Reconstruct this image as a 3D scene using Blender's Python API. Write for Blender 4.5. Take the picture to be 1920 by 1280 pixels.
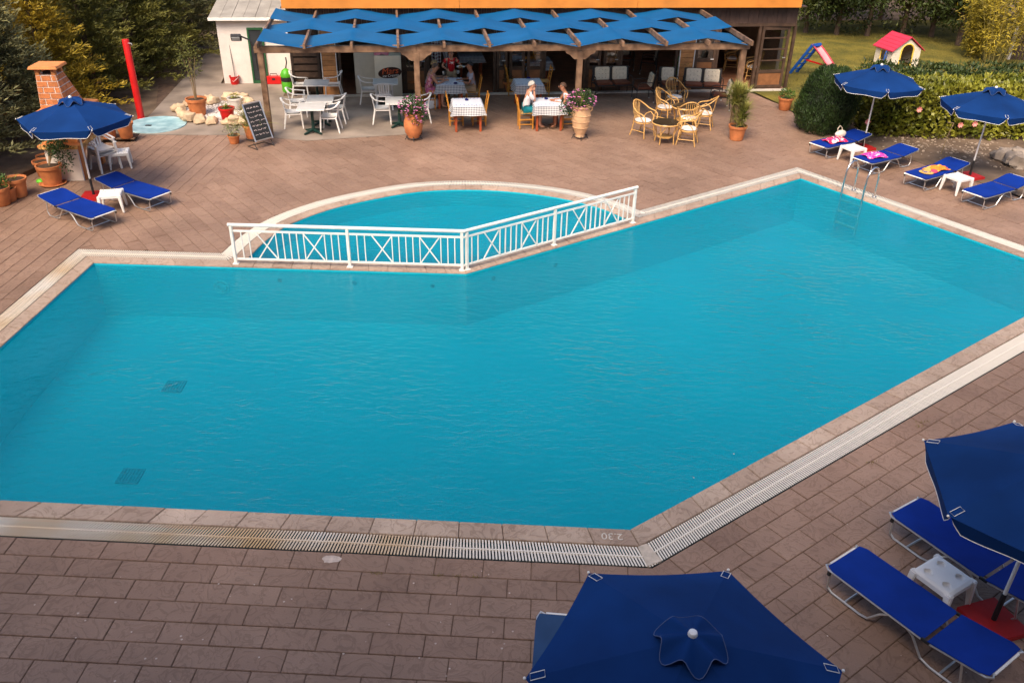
import bpy, bmesh, math, random
from mathutils import Vector, Matrix, noise
from mathutils.geometry import tessellate_polygon
random.seed(7)
R = math.radians
S = bpy.context.scene
COL = S.collection
for o in list(bpy.data.objects): bpy.data.objects.remove(o)

# ---------------------------------------------------------------- camera
CAM_H, F_PX, PITCH, ROLL = 7.0, 1589.86, 0.530886, 0.020813      # photo pixels are 1920 x 1280
_f = Vector((0, math.cos(PITCH), -math.sin(PITCH))); _r0 = Vector((1, 0, 0)); _u0 = _r0.cross(_f)
_r = _r0*math.cos(ROLL) + _u0*math.sin(ROLL); _u = -_r0*math.sin(ROLL) + _u0*math.cos(ROLL)
cam = bpy.data.cameras.new('camera'); cam.sensor_width = 36; cam.lens = F_PX/1920*36; cam.clip_end = 600; cam.clip_start = .05
camo = bpy.data.objects.new('camera', cam); COL.objects.link(camo)
m = Matrix.Identity(4)
for i in range(3): m[i][0], m[i][1], m[i][2] = _r[i], _u[i], -_f[i]
m[2][3] = CAM_H; camo.matrix_world = m; S.camera = camo
# ---------------------------------------------------------------- sky, sun, exposure
SUN_EL, SUN_AZ = R(51), R(200)          # azimuth from +Y towards +X
w = bpy.data.worlds.new('World'); S.world = w; w.use_nodes = True
nt = w.node_tree; bg = nt.nodes['Background']; sky = nt.nodes.new('ShaderNodeTexSky')
sky.sky_type = 'NISHITA'; sky.sun_disc = False; sky.sun_elevation = SUN_EL; sky.sun_rotation = SUN_AZ
sky.dust_density = 4.0; sky.ozone_density = .5; sky.air_density = .7
nt.links.new(sky.outputs[0], bg.inputs[0]); bg.inputs[1].default_value = .11
sl = bpy.data.lights.new('sun', 'SUN'); sl.energy = 1.5; sl.angle = R(30); sl.color = (1, .82, .60)
so = bpy.data.objects.new('sun', sl); COL.objects.link(so)
_sd = Vector((math.sin(SUN_AZ)*math.cos(SUN_EL), math.cos(SUN_AZ)*math.cos(SUN_EL), math.sin(SUN_EL)))
so.rotation_euler = _sd.to_track_quat('Z', 'Y').to_euler(); so.location = (0, 0, 30)
S.view_settings.view_transform = 'Standard'; S.view_settings.look = 'None'; S.view_settings.gamma = 1
S.view_settings.exposure = 1.35; S.view_settings.use_curve_mapping = False

# ---------------------------------------------------------------- pixel -> place
def ray(x, y): return _f*F_PX + _r*(x-960) + _u*(640-y)
def G(x, y, z=0.0):
    d = ray(x, y); t = (z-CAM_H)/d.z; return Vector((d.x*t, d.y*t, z))
def px_of(P):
    v = Vector(P)-Vector((0, 0, CAM_H)); d = v.dot(_f); return 960+F_PX*v.dot(_r)/d, 640-F_PX*v.dot(_u)/d, d
def heading(a, b, z=0.0):
    v = G(*b, z)-G(*a, z); return math.atan2(v.y, v.x)
# building frame: u along the pergola, v away from the pool
BO = Vector((-6.67, 22.55, 0)); BA = R(7.7)
BU = Vector((math.cos(BA), math.sin(BA), 0)); BV = Vector((-math.sin(BA), math.cos(BA), 0))
def B(u, v, z=0.0): return BO+BU*u+BV*v+Vector((0, 0, z))
def FP(x, y, v):                       # pixel on the upright plane at depth v -> (u, z)
    d = ray(x, y); o = Vector((0, 0, CAM_H))-BO
    t = (v-o.dot(BV))/d.dot(BV); P = o+d*t; return P.dot(BU), P.z

# ---------------------------------------------------------------- materials
MATS = {}
def M(name, col, rough=.6, var=.15, vs=4., bump=0., bs=40., metal=0., spec=.4, col2=None, island=0., obj_rand=0., sheen=0., sub=0.):
    if name in MATS: return MATS[name]
    ma = bpy.data.materials.new(name); ma.use_nodes = True; MATS[name] = ma
    n = ma.node_tree.nodes; l = ma.node_tree.links; b = n['Principled BSDF']
    b.inputs['Roughness'].default_value = rough; b.inputs['Metallic'].default_value = metal
    b.inputs['Specular IOR Level'].default_value = spec
    geo = n.new('ShaderNodeNewGeometry')
    nz = n.new('ShaderNodeTexNoise'); nz.inputs['Scale'].default_value = vs; nz.inputs['Detail'].default_value = 5
    l.new(geo.outputs['Position'], nz.inputs['Vector'])
    mx = n.new('ShaderNodeMix'); mx.data_type = 'RGBA'
    c1 = [max(0, c*(1-var)) for c in col]+[1]; c2 = list(col2)+[1] if col2 else [min(1, c*(1+var)) for c in col]+[1]
    mx.inputs['A'].default_value = c1; mx.inputs['B'].default_value = c2
    mr = n.new('ShaderNodeMapRange'); mr.inputs['From Min'].default_value = .3; mr.inputs['From Max'].default_value = .7
    l.new(nz.outputs['Fac'], mr.inputs['Value']); l.new(mr.outputs[0], mx.inputs['Factor'])
    out = mx.outputs['Result']
    def scale_by(sock, amt):
        nonlocal out
        r = n.new('ShaderNodeMapRange'); r.inputs['To Min'].default_value = 1-amt; r.inputs['To Max'].default_value = 1+amt
        l.new(sock, r.inputs['Value'])
        v = n.new('ShaderNodeVectorMath'); v.operation = 'SCALE'; l.new(out, v.inputs[0]); l.new(r.outputs[0], v.inputs['Scale']); out = v.outputs[0]
    if island: scale_by(geo.outputs['Random Per Island'], island)
    if obj_rand:
        oi = n.new('ShaderNodeObjectInfo'); scale_by(oi.outputs['Random'], obj_rand)
    l.new(out, b.inputs['Base Color'])
    if bump:
        nb = n.new('ShaderNodeTexNoise'); nb.inputs['Scale'].default_value = bs; nb.inputs['Detail'].default_value = 6
        l.new(geo.outputs['Position'], nb.inputs['Vector'])
        bp = n.new('ShaderNodeBump'); bp.inputs['Strength'].default_value = bump; bp.inputs['Distance'].default_value = .02
        l.new(nb.outputs['Fac'], bp.inputs['Height']); l.new(bp.outputs[0], b.inputs['Normal'])
    if sub:
        b.inputs['Subsurface Weight'].default_value = sub; b.inputs['Subsurface Radius'].default_value = (.02, .01, .005)
    return ma

# ---------------------------------------------------------------- mesh builder
class MB:
    def __init__(s): s.v = []; s.f = []; s.uv = {}
    def add(s, vs, fs):
        o = len(s.v); s.v += [tuple(v) for v in vs]; s.f += [tuple(i+o for i in f) for f in fs]; return s
    def box(s, c, d, rot=None, taper=1.0):
        x, y, z = [k/2 for k in d]; c = Vector(c)
        P = [Vector((i*x*(taper if k > 0 else 1), j*y*(taper if k > 0 else 1), k*z)) for k in (-1, 1) for j in (-1, 1) for i in (-1, 1)]
        if rot is not None:
            if not isinstance(rot, Matrix): rot = Matrix.Rotation(rot, 3, 'Z')
            P = [rot @ p for p in P]
        return s.add([c+p for p in P], [(0, 2, 3, 1), (4, 5, 7, 6), (0, 1, 5, 4), (2, 6, 7, 3), (0, 4, 6, 2), (1, 3, 7, 5)])
    def bar(s, p, q, w, h, up=(0, 0, 1), w2=None, h2=None):
        p = Vector(p); q = Vector(q); d = (q-p).normalized(); up = Vector(up)
        if abs(d.dot(up)) > .95: up = Vector((1, 0, 0))
        a = d.cross(up).normalized(); b = a.cross(d)
        w2 = w if w2 is None else w2; h2 = h if h2 is None else h2
        P = [p+a*i*w/2+b*j*h/2 for j in (-1, 1) for i in (-1, 1)]+[q+a*i*w2/2+b*j*h2/2 for j in (-1, 1) for i in (-1, 1)]
        return s.add(P, [(0, 2, 3, 1), (4, 5, 7, 6), (0, 1, 5, 4), (2, 6, 7, 3), (0, 4, 6, 2), (1, 3, 7, 5)])
    def tube(s, pts, r, seg=8, closed=False):
        pts = [Vector(p) for p in pts]; n = len(pts); rs = r if isinstance(r, (list, tuple)) else [r]*n
        o = len(s.v); prev = None
        for i, p in enumerate(pts):
            if closed: d = pts[(i+1) % n]-pts[i-1]
            else: d = pts[min(i+1, n-1)]-pts[max(i-1, 0)]
            d.normalize()
            if prev is None:
                a = d.cross(Vector((0, 0, 1)))
                if a.length < .1: a = d.cross(Vector((1, 0, 0)))
            else: a = prev-d*prev.dot(d)
            a.normalize(); prev = a; b = d.cross(a)
            s.v += [tuple(p+(a*math.cos(t)+b*math.sin(t))*rs[i]) for t in [2*math.pi*k/seg for k in range(seg)]]
        for i in range(n if closed else n-1):
            j = (i+1) % n
            for k in range(seg): s.f.append((o+i*seg+k, o+i*seg+(k+1) % seg, o+j*seg+(k+1) % seg, o+j*seg+k))
        if not closed:
            s.f.append(tuple(o+k for k in reversed(range(seg)))); s.f.append(tuple(o+(n-1)*seg+k for k in range(seg)))
        return s
    def lathe(s, prof, c=(0, 0, 0), seg=20, wob=0):
        c = Vector(c); o = len(s.v); n = len(prof)
        for r, z in prof:
            for k in range(seg):
                a = 2*math.pi*k/seg; rr = r*(1+wob*math.sin(3*a)); s.v.append((c.x+rr*math.cos(a), c.y+rr*math.sin(a), c.z+z))
        for i in range(n-1):
            for k in range(seg): s.f.append((o+i*seg+k, o+i*seg+(k+1) % seg, o+(i+1)*seg+(k+1) % seg, o+(i+1)*seg+k))
        s.f.append(tuple(o+k for k in reversed(range(seg)))); s.f.append(tuple(o+(n-1)*seg+k for k in range(seg)))
        return s
    def prism(s, poly, z0, z1, inset=0.0):
        n = len(poly); P = [Vector((p[0], p[1], z0)) for p in poly]; T = [Vector((p[0], p[1], z1)) for p in poly]
        fs = [tuple(range(n, 2*n))]+[(i, (i+1) % n, n+(i+1) % n, n+i) for i in range(n)]
        if n > 4:
            fs = fs[1:]; tri = tessellate_polygon([T]); fs += [tuple(n+k for k in t) for t in tri]; fs += [tuple(reversed(t)) for t in tri]
        else: fs.append(tuple(reversed(range(n))))
        return s.add(P+T, fs)
    def blob(s, c, r, seg=12, ring=8, jit=0.0, rot=None, flat=None):
        c = Vector(c); r = Vector(r) if hasattr(r, '__len__') else Vector((r, r, r)); vs = []; fs = []
        sd = random.uniform(0, 99)
        for i in range(ring+1):
            t = math.pi*i/ring
            for k in range(seg):
                a = 2*math.pi*k/seg; p = Vector((math.sin(t)*math.cos(a), math.sin(t)*math.sin(a), math.cos(t)))
                if jit: p *= 1+jit*noise.noise(p*1.7+Vector((sd, sd, sd)))
                p = Vector((p.x*r.x, p.y*r.y, p.z*r.z))
                if flat is not None and p.z < flat: p.z = flat
                if rot is not None: p = rot @ p
                vs.append(c+p)
        for i in range(ring):
            for k in range(seg): fs.append((i*seg+k, (i+1)*seg+k, (i+1)*seg+(k+1) % seg, i*seg+(k+1) % seg))
        return s.add(vs, fs)
    def grid(s, fn, nu, nv, uvfn=None):
        o = len(s.v)
        for j in range(nv+1):
            for i in range(nu+1):
                s.v.append(tuple(fn(i/nu, j/nv)))
                if uvfn: s.uv[len(s.v)-1] = uvfn(i/nu, j/nv)
        for j in range(nv):
            for i in range(nu):
                a = o+j*(nu+1)+i; s.f.append((a, a+1, a+nu+2, a+nu+1))
        return s
    def leaf(s, p, d, nrm, L, W):
        p = Vector(p); d = d.normalized(); a = d.cross(nrm)
        if a.length < .01: a = d.cross(Vector((1, .3, .2)))
        a.normalize(); mid = p+d*L*.5
        return s.add([p, mid+a*W/2, p+d*L, mid-a*W/2], [(0, 1, 2, 3)])
    def mesh(s, name, mat=None, smooth=True, ang=35):
        me = bpy.data.meshes.new(name); me.from_pydata(s.v, [], s.f)
        if s.uv:
            ul = me.uv_layers.new(name='UVMap')
            for lp in me.loops: ul.data[lp.index].uv = s.uv.get(lp.vertex_index, (0, 0))
        if smooth:
            me.polygons.foreach_set('use_smooth', [True]*len(me.polygons)); me.set_sharp_from_angle(angle=R(ang))
        if mat: me.materials.append(mat)
        me.update(); return me
    def build(s, name, mat, parent=None, smooth=True, ang=35, bevel=0):
        if bevel:
            me = s.mesh(name, mat, False); bm = bmesh.new(); bm.from_mesh(me)
            bmesh.ops.remove_doubles(bm, verts=bm.verts, dist=1e-5)
            ed = [e for e in bm.edges if len(e.link_faces) == 2 and e.calc_face_angle(0) > R(40)]
            bmesh.ops.bevel(bm, geom=ed, offset=bevel, segments=2, affect='EDGES', clamp_overlap=True)
            bm.to_mesh(me); bm.free()
            me.polygons.foreach_set('use_smooth', [True]*len(me.polygons)); me.set_sharp_from_angle(angle=R(30))
        else: me = s.mesh(name, mat, smooth, ang)
        o = bpy.data.objects.new(name, me); COL.objects.link(o)
        if parent: o.parent = parent
        return o

def tag(o, label=None, cat=None, group=None, kind=None):
    if label: o['label'] = label
    if cat: o['category'] = cat
    if group: o['group'] = group
    if kind: o['kind'] = kind
    return o
def thing(name, label, cat, loc=(0, 0, 0), rot=0, group=None):
    o = bpy.data.objects.new(name, None); COL.objects.link(o); o.empty_display_size = .1
    o.location = loc; o.rotation_euler = (0, 0, rot); return tag(o, label, cat, group)
def dup(root, loc, rot, label=None, scale=None):
    r = root.copy(); COL.objects.link(r); r.location = loc; r.rotation_euler = (0, 0, rot)
    if label: r['label'] = label
    if scale: r.scale = scale
    for ch in root.children:
        c = ch.copy(); COL.objects.link(c); c.parent = r
        for g in ch.children:
            d = g.copy(); COL.objects.link(d); d.parent = c
    return r
class Proto:
    """first placing moves the original, later ones copy it with its parts"""
    def __init__(s, root): s.root = root; s.used = False
    def put(s, loc, rot, label, scale=None):
        if not s.used:
            s.used = True; o = s.root; o.location = loc; o.rotation_euler = (0, 0, rot); o['label'] = label
            if scale: o.scale = scale
            return o
        return dup(s.root, loc, rot, label, scale)
def mesh_part(name, me, parent): 
    o = bpy.data.objects.new(name, me); COL.objects.link(o); o.parent = parent; return o
def text_mesh(txt, size, mat, name, parent, mtx, depth=.002, shear=0.0):
    cu = bpy.data.curves.new('lettering', 'FONT'); cu.body = txt; cu.size = size; cu.extrude = depth; cu.align_x = 'CENTER'; cu.align_y = 'CENTER'; cu.shear = shear
    t = bpy.data.objects.new('lettering', cu); COL.objects.link(t); bpy.context.view_layer.update()
    me = bpy.data.meshes.new_from_object(t.evaluated_get(bpy.context.evaluated_depsgraph_get()))
    bpy.data.objects.remove(t); me.materials.clear(); me.materials.append(mat); me.name = name
    o = bpy.data.objects.new(name, me); COL.objects.link(o); o.parent = parent; o.matrix_local = mtx; return o

# ================================================================ pool, kerbs, paving, ground
def V2(p): return Vector((p[0], p[1]))
def isect(a, da, b, db):
    t = ((b.x-a.x)*db.y-(b.y-a.y)*db.x)/(da.x*db.y-da.y*db.x); return a+da*t
P1 = V2(G(176, 492.5)); P2 = V2(G(874, 512.8)); P3 = V2(G(1502, 334)); P5 = V2(G(1181, 992.5))
P6 = isect(P1, V2(G(0, 651))-P1, P5, V2(G(0, 937.3))-P5)
P4 = isect(P3, V2(G(1908.5, 479))-P3, P5, V2(G(1908.7, 600))-P5)
dA = (P2-P1).normalized(); dB = (P3-P2).normalized()
nA = Vector((-dA.y, dA.x)); nB = Vector((-dB.y, dB.x))
def catmull(pts, n):
    out = []; Q = [pts[0]*2-pts[1]]+pts+[pts[-1]*2-pts[-2]]
    for i in range(1, len(Q)-2):
        for k in range(n):
            t = k/n; a, b, c, d = Q[i-1:i+3]
            out.append(.5*((2*b)+(c-a)*t+(2*a-5*b+4*c-d)*t*t+(3*b-a-3*c+d)*t**3))
    return out+[pts[-1]]
WALL = .34
arc = catmull([V2(G(*p)) for p in [(1172, 409), (1120, 388), (1045, 370), (960, 359), (873, 355), (785, 359), (701, 373), (620, 392), (545, 420), (500, 450), (466, 483)]], 3)
F1 = P1+dA*((V2(G(437, 500.5))-P1).dot(dA)); F2 = P2+dB*((V2(G(1194, 422))-P2).dot(dB))
ring = [P1, P6, P5, P4, P3, F2]+arc+[F1]
def off(d):
    n = len(ring); out = []
    for i in range(n):
        a, b, c = ring[i-1], ring[i], ring[(i+1) % n]
        e1 = (b-a).normalized(); e2 = (c-b).normalized(); n1 = Vector((e1.y, -e1.x)); n2 = Vector((e2.y, -e2.x))
        h = n1+n2; h = h/max(h.length_squared, .35)*2
        out.append(b+h*d)
    return out
COPE, G0, G1 = .27, .285, .585
ring_c, ring_g0, ring_g1, ring_out = off(COPE), off(G0), off(G1), off(.60)
WATER_Z = -.045
main_poly = [P1, P6, P5, P4, P3, P2]
kid_wall = [P1+dA*((arc[-1]-P1).dot(dA))+nA*WALL, isect(P1+nA*WALL, dA, P2+nB*WALL, dB), P2+dB*((arc[0]-P2).dot(dB))+nB*WALL]
kid_poly = [kid_wall[1], kid_wall[2]]+arc[:-1]+[arc[-1]]+[kid_wall[0]]

def stone_mat(name, c1, c2, vein=.5, rough=.55, joint=False, spec=.35):
    """cast stone: per-piece tone, mottling and a curly slate relief"""
    ma = bpy.data.materials.new(name); ma.use_nodes = True; n = ma.node_tree.nodes; l = ma.node_tree.links; b = n['Principled BSDF']
    geo = n.new('ShaderNodeNewGeometry'); oi = n.new('ShaderNodeObjectInfo')
    ad = n.new('ShaderNodeMath'); ad.operation = 'ADD'; l.new(geo.outputs['Random Per Island'], ad.inputs[0]); l.new(oi.outputs['Random'], ad.inputs[1])
    fr = n.new('ShaderNodeMath'); fr.operation = 'FRACT'; l.new(ad.outputs[0], fr.inputs[0])
    n1 = n.new('ShaderNodeTexNoise'); n1.inputs['Scale'].default_value = 1.1; n1.inputs['Detail'].default_value = 8; n1.inputs['Roughness'].default_value = .65
    l.new(geo.outputs['Position'], n1.inputs['Vector'])
    n2 = n.new('ShaderNodeTexNoise'); n2.inputs['Scale'].default_value = 3.2; n2.inputs['Detail'].default_value = 3; n2.inputs['Distortion'].default_value = 2.2
    l.new(geo.outputs['Position'], n2.inputs['Vector'])
    wv = n.new('ShaderNodeMath'); wv.operation = 'MULTIPLY'; wv.inputs[1].default_value = 26; l.new(n2.outputs['Fac'], wv.inputs[0])
    sn = n.new('ShaderNodeMath'); sn.operation = 'SINE'; l.new(wv.outputs[0], sn.inputs[0])
    n3 = n.new('ShaderNodeTexNoise'); n3.inputs['Scale'].default_value = 90; n3.inputs['Detail'].default_value = 3; l.new(geo.outputs['Position'], n3.inputs['Vector'])
    mx = n.new('ShaderNodeMix'); mx.data_type = 'RGBA'; mx.inputs['A'].default_value = (*c1, 1); mx.inputs['B'].default_value = (*c2, 1)
    f = n.new('ShaderNodeMath'); f.operation = 'MULTIPLY_ADD'; l.new(n1.outputs['Fac'], f.inputs[0]); f.inputs[1].default_value = 1.1
    f2 = n.new('ShaderNodeMath'); f2.operation = 'MULTIPLY_ADD'; l.new(fr.outputs[0], f2.inputs[0]); f2.inputs[1].default_value = .40; f2.inputs[2].default_value = -.25
    l.new(f2.outputs[0], f.inputs[2]); f.use_clamp = True; l.new(f.outputs[0], mx.inputs['Factor'])
    mv = n.new('ShaderNodeMix'); mv.data_type = 'RGBA'; mv.blend_type = 'MULTIPLY'
    pw = n.new('ShaderNodeMapRange'); pw.inputs['From Min'].default_value = .55; pw.inputs['From Max'].default_value = 1; pw.inputs['To Max'].default_value = vein
    l.new(sn.outputs[0], pw.inputs['Value']); l.new(pw.outputs[0], mv.inputs['Factor']); l.new(mx.outputs['Result'], mv.inputs['A']); mv.inputs['B'].default_value = (.55, .5, .45, 1)
    n4 = n.new('ShaderNodeMapRange'); n4.inputs['To Min'].default_value = .82; n4.inputs['To Max'].default_value = 1.18; l.new(n3.outputs['Fac'], n4.inputs['Value'])
    vm = n.new('ShaderNodeVectorMath'); vm.operation = 'SCALE'; l.new(mv.outputs['Result'], vm.inputs[0]); l.new(n4.outputs[0], vm.inputs['Scale'])
    n5 = n.new('ShaderNodeTexNoise'); n5.inputs['Scale'].default_value = .33; n5.inputs['Detail'].default_value = 7; n5.inputs['Roughness'].default_value = .62; l.new(geo.outputs['Position'], n5.inputs['Vector'])
    r5 = n.new('ShaderNodeMapRange'); r5.inputs['From Min'].default_value = .35; r5.inputs['From Max'].default_value = .65; r5.inputs['To Min'].default_value = .78; r5.inputs['To Max'].default_value = 1.14; l.new(n5.outputs['Fac'], r5.inputs['Value'])
    vm2 = n.new('ShaderNodeVectorMath'); vm2.operation = 'SCALE'; l.new(vm.outputs[0], vm2.inputs[0]); l.new(r5.outputs[0], vm2.inputs['Scale'])
    l.new(vm2.outputs[0], b.inputs['Base Color']); b.inputs['Roughness'].default_value = rough; b.inputs['Specular IOR Level'].default_value = spec
    h = n.new('ShaderNodeMath'); h.operation = 'MULTIPLY_ADD'; l.new(sn.outputs[0], h.inputs[0]); h.inputs[1].default_value = .5; l.new(n3.outputs['Fac'], h.inputs[2])
    bp = n.new('ShaderNodeBump'); bp.inputs['Strength'].default_value = .35; bp.inputs['Distance'].default_value = .008
    l.new(h.outputs[0], bp.inputs['Height']); l.new(bp.outputs[0], b.inputs['Normal'])
    MATS[name] = ma; return ma
m_paver = stone_mat('paver_stone', (.225, .135, .093), (.325, .21, .15), .42)
m_cope = stone_mat('coping_stone', (.30, .20, .145), (.52, .40, .31), .55)
m_joint = M('joint_sand', (.11, .068, .046), .9, .4, 6, .4, 60)
m_earth = M('earth', (.13, .085, .055), .95, .45, 1.3, .8, 9, col2=(.22, .15, .10))
m_conc = M('concrete', (.23, .18, .145), .8, .35, .9, .35, 30, col2=(.36, .29, .235))

def rect_clip(poly, rc):
    """clip polygon by a convex quad (counter-clockwise)"""
    out = poly
    for i in range(len(rc)):
        a, b = rc[i], rc[(i+1) % len(rc)]; e = b-a; res = []
        if not out: return []
        side = [e.x*(p.y-a.y)-e.y*(p.x-a.x) for p in out]
        for k in range(len(out)):
            p, q = out[k], out[(k+1) % len(out)]; sp, sq = side[k], side[(k+1) % len(out)]
            if sp >= 0: res.append(p)
            if (sp > 0) != (sq > 0) and abs(sp-sq) > 1e-12: res.append(p+(q-p)*(sp/(sp-sq)))
        out = res
    cl = []
    for p in out:
        if not cl or (p-cl[-1]).length > 1e-4: cl.append(p)
    if len(cl) > 1 and (cl[0]-cl[-1]).length < 1e-4: cl.pop()
    return cl
def area(p): return abs(sum(p[i].x*p[(i+1) % len(p)].y-p[(i+1) % len(p)].x*p[i].y for i in range(len(p))))/2

def sheet(name, polys_out, holes, z, mat, kind='structure'):
    mb = MB(); loops = [[Vector((p.x, p.y, 0)) for p in polys_out]]+[[Vector((p.x, p.y, 0)) for p in h] for h in holes]
    tri = tessellate_polygon(loops); flat = [p for lp in loops for p in lp]
    fs = []
    for t in tri:
        a, b, c = [flat[i] for i in t]
        fs.append(t if (b-a).cross(c-a).z > 0 else tuple(reversed(t)))
    mb.add([(p.x, p.y, z) for p in flat], fs)
    return tag(mb.build(name, mat, None, False), kind=kind)
BIG = [Vector(p) for p in [(-160, -60), (160, -60), (160, 260), (-160, 260)]]
sheet('ground', BIG, [ring_out], -.05, m_earth)

# ---- basins
def basin(name, poly, zf, mat, floor_extra=None):
    mb = MB(); n = len(poly); c = sum(poly, Vector((0, 0)))/n
    for i in range(n):
        a, b = poly[i], poly[(i+1) % n]
        mb.add([(a.x, a.y, -.012), (b.x, b.y, -.012), (b.x, b.y, zf(b)), (a.x, a.y, zf(a))], [(0, 1, 2, 3)])
    tri = tessellate_polygon([[Vector((p.x, p.y, 0)) for p in poly]])
    fs = []
    for t in tri:
        a, b, c2 = [poly[i] for i in t]; e = b-a; g = c2-a
        fs.append(t if e.x*g.y-e.y*g.x > 0 else tuple(reversed(t)))
    mb.add([(p.x, p.y, zf(p)) for p in poly], fs)
    return tag(mb.build(name, mat, None, False), kind='structure')
def tile_mat(name, c, c2):
    ma = bpy.data.materials.new(name); ma.use_nodes = True; n = ma.node_tree.nodes; l = ma.node_tree.links; b = n['Principled BSDF']
    geo = n.new('ShaderNodeNewGeometry'); nz = n.new('ShaderNodeTexNoise'); nz.inputs['Scale'].default_value = .35; nz.inputs['Detail'].default_value = 4
    l.new(geo.outputs['Position'], nz.inputs['Vector'])
    mx = n.new('ShaderNodeMix'); mx.data_type = 'RGBA'; mx.inputs['A'].default_value = (*c, 1); mx.inputs['B'].default_value = (*c2, 1)
    l.new(nz.outputs['Fac'], mx.inputs['Factor']); l.new(mx.outputs['Result'], b.inputs['Base Color']); b.inputs['Roughness'].default_value = .5
    MATS[name] = ma; return ma
m_tile = tile_mat('pool_tile', (0.0, .37, .50), (.0, .44, .56))
def floor_z(p): 
    t = (p-P1).dot(-nA)/6.6; return -1.12-.45*max(0, min(1, t))
pool = basin('pool_basin', main_poly, floor_z, m_tile)
kid = basin('paddling_pool_basin', kid_poly, lambda p: -.40, m_tile)
# drains and inlets, parts of the basin
m_drain = M('drain_grey', (.01, .20, .28), .6, .3, 20)
m_inlet = M('inlet_rim', (.10, .45, .52), .4, .1)
def floor_pt(x, y):
    d = ray(x, y); z = -1.3
    for _ in range(12):
        P = G(x, y, z); z = floor_z(V2(P))
    return P
for q in [(327, 725), (245, 893)]:
    P = floor_pt(*q); mb = MB(); mb.box((P.x, P.y, P.z+.012), (.34, .34, .02), 0)
    for k in range(6): mb.box((P.x-.12+.048*k, P.y, P.z+.026), (.02, .27, .01), 0)
    mb.build('floor_drain', m_drain, pool)
def wall_disc(q, line_p, line_d, n_in, r, nm):
    best = None
    for k in range(200):                     # walk along the wall below the water, find the pixel
        z = -.05-.005*k; P = G(q[0], q[1], z); d = (V2(P)-line_p).dot(n_in)
        if best is None or abs(d) < best[0]: best = (abs(d), P)
    P = best[1]; a = Vector((line_d.x, line_d.y, 0)); nn = Vector((n_in.x, n_in.y, 0)); mb = MB(); o = V2(P); o = line_p+line_d*(o-line_p).dot(line_d)
    for rr, dd in ((r, .012), (r*.6, .03)):
        pts = [Vector((o.x, o.y, P.z))+nn*dd+(a*math.cos(t)+Vector((0, 0, 1))*math.sin(t))*rr for t in [2*math.pi*k/18 for k in range(18)]]
        mb.tube(pts, r*.16, 6, True)
    c = Vector((o.x, o.y, P.z))+nn*.006
    mb.add([c+(a*math.cos(t)+Vector((0, 0, 1))*math.sin(t))*r for t in [2*math.pi*k/18 for k in range(18)]], [tuple(range(18))])
    mb.build(nm, m_inlet if r > .08 else m_drain, pool)
wall_disc((415, 538), P1, dA, -nA, .13, 'pool_light')
for q in [(525, 525), (665, 530), (811, 535)]: wall_disc(q, P1, dA, -nA, .04, 'water_inlet')
for q in [(925, 521), (1041, 497)]: wall_disc(q, P2, dB, -nB, .04, 'water_inlet')

# ---- water
wm = bpy.data.materials.new('water'); wm.use_nodes = True; n = wm.node_tree.nodes; l = wm.node_tree.links
for x in list(n): n.remove(x)
out = n.new('ShaderNodeOutputMaterial'); mix = n.new('ShaderNodeMixShader'); tr = n.new('ShaderNodeBsdfTransparent'); gl = n.new('ShaderNodeBsdfGlossy'); fr = n.new('ShaderNodeFresnel')
tr.inputs[0].default_value = (.42, .93, .97, 1); gl.inputs['Roughness'].default_value = .04; fr.inputs['IOR'].default_value = 1.33
geo = n.new('ShaderNodeNewGeometry'); mp = n.new('ShaderNodeMapping'); mp.inputs['Rotation'].default_value = (0, 0, R(25)); mp.inputs['Scale'].default_value = (1.0, 2.2, 1)
l.new(geo.outputs['Position'], mp.inputs[0])
w1 = n.new('ShaderNodeTexNoise'); w1.inputs['Scale'].default_value = 4.2; w1.inputs['Detail'].default_value = 5; w1.inputs['Distortion'].default_value = .6
w2 = n.new('ShaderNodeTexNoise'); w2.inputs['Scale'].default_value = .5; w2.inputs['Detail'].default_value = 2
l.new(mp.outputs[0], w1.inputs['Vector']); l.new(geo.outputs['Position'], w2.inputs['Vector'])
mul = n.new('ShaderNodeMath'); mul.operation = 'MULTIPLY'; l.new(w1.outputs['Fac'], mul.inputs[0])
mr = n.new('ShaderNodeMapRange'); mr.inputs['From Min'].default_value = .35; mr.inputs['From Max'].default_value = .65; mr.inputs['To Min'].default_value = .25; mr.inputs['To Max'].default_value = 1
l.new(w2.outputs['Fac'], mr.inputs['Value']); l.new(mr.outputs[0], mul.inputs[1])
bp = n.new('ShaderNodeBump'); bp.inputs['Strength'].default_value = .6; bp.inputs['Distance'].default_value = .09; l.new(mul.outputs[0], bp.inputs['Height'])
l.new(bp.outputs[0], gl.inputs['Normal']); l.new(bp.outputs[0], fr.inputs['Normal'])
body = n.new('ShaderNodeMixShader'); dif = n.new('ShaderNodeBsdfDiffuse'); dif.inputs[0].default_value = (0.0, .30, .42, 1); body.inputs[0].default_value = .44   # fine particles in the water
l.new(tr.outputs[0], body.inputs[1]); l.new(dif.outputs[0], body.inputs[2])
l.new(fr.outputs[0], mix.inputs[0]); l.new(body.outputs[0], mix.inputs[1]); l.new(gl.outputs[0], mix.inputs[2]); l.new(mix.outputs[0], out.inputs[0])
sheet('pool_water', main_poly, [], WATER_Z, wm); sheet('paddling_pool_water', kid_poly, [], WATER_Z, wm)

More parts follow.
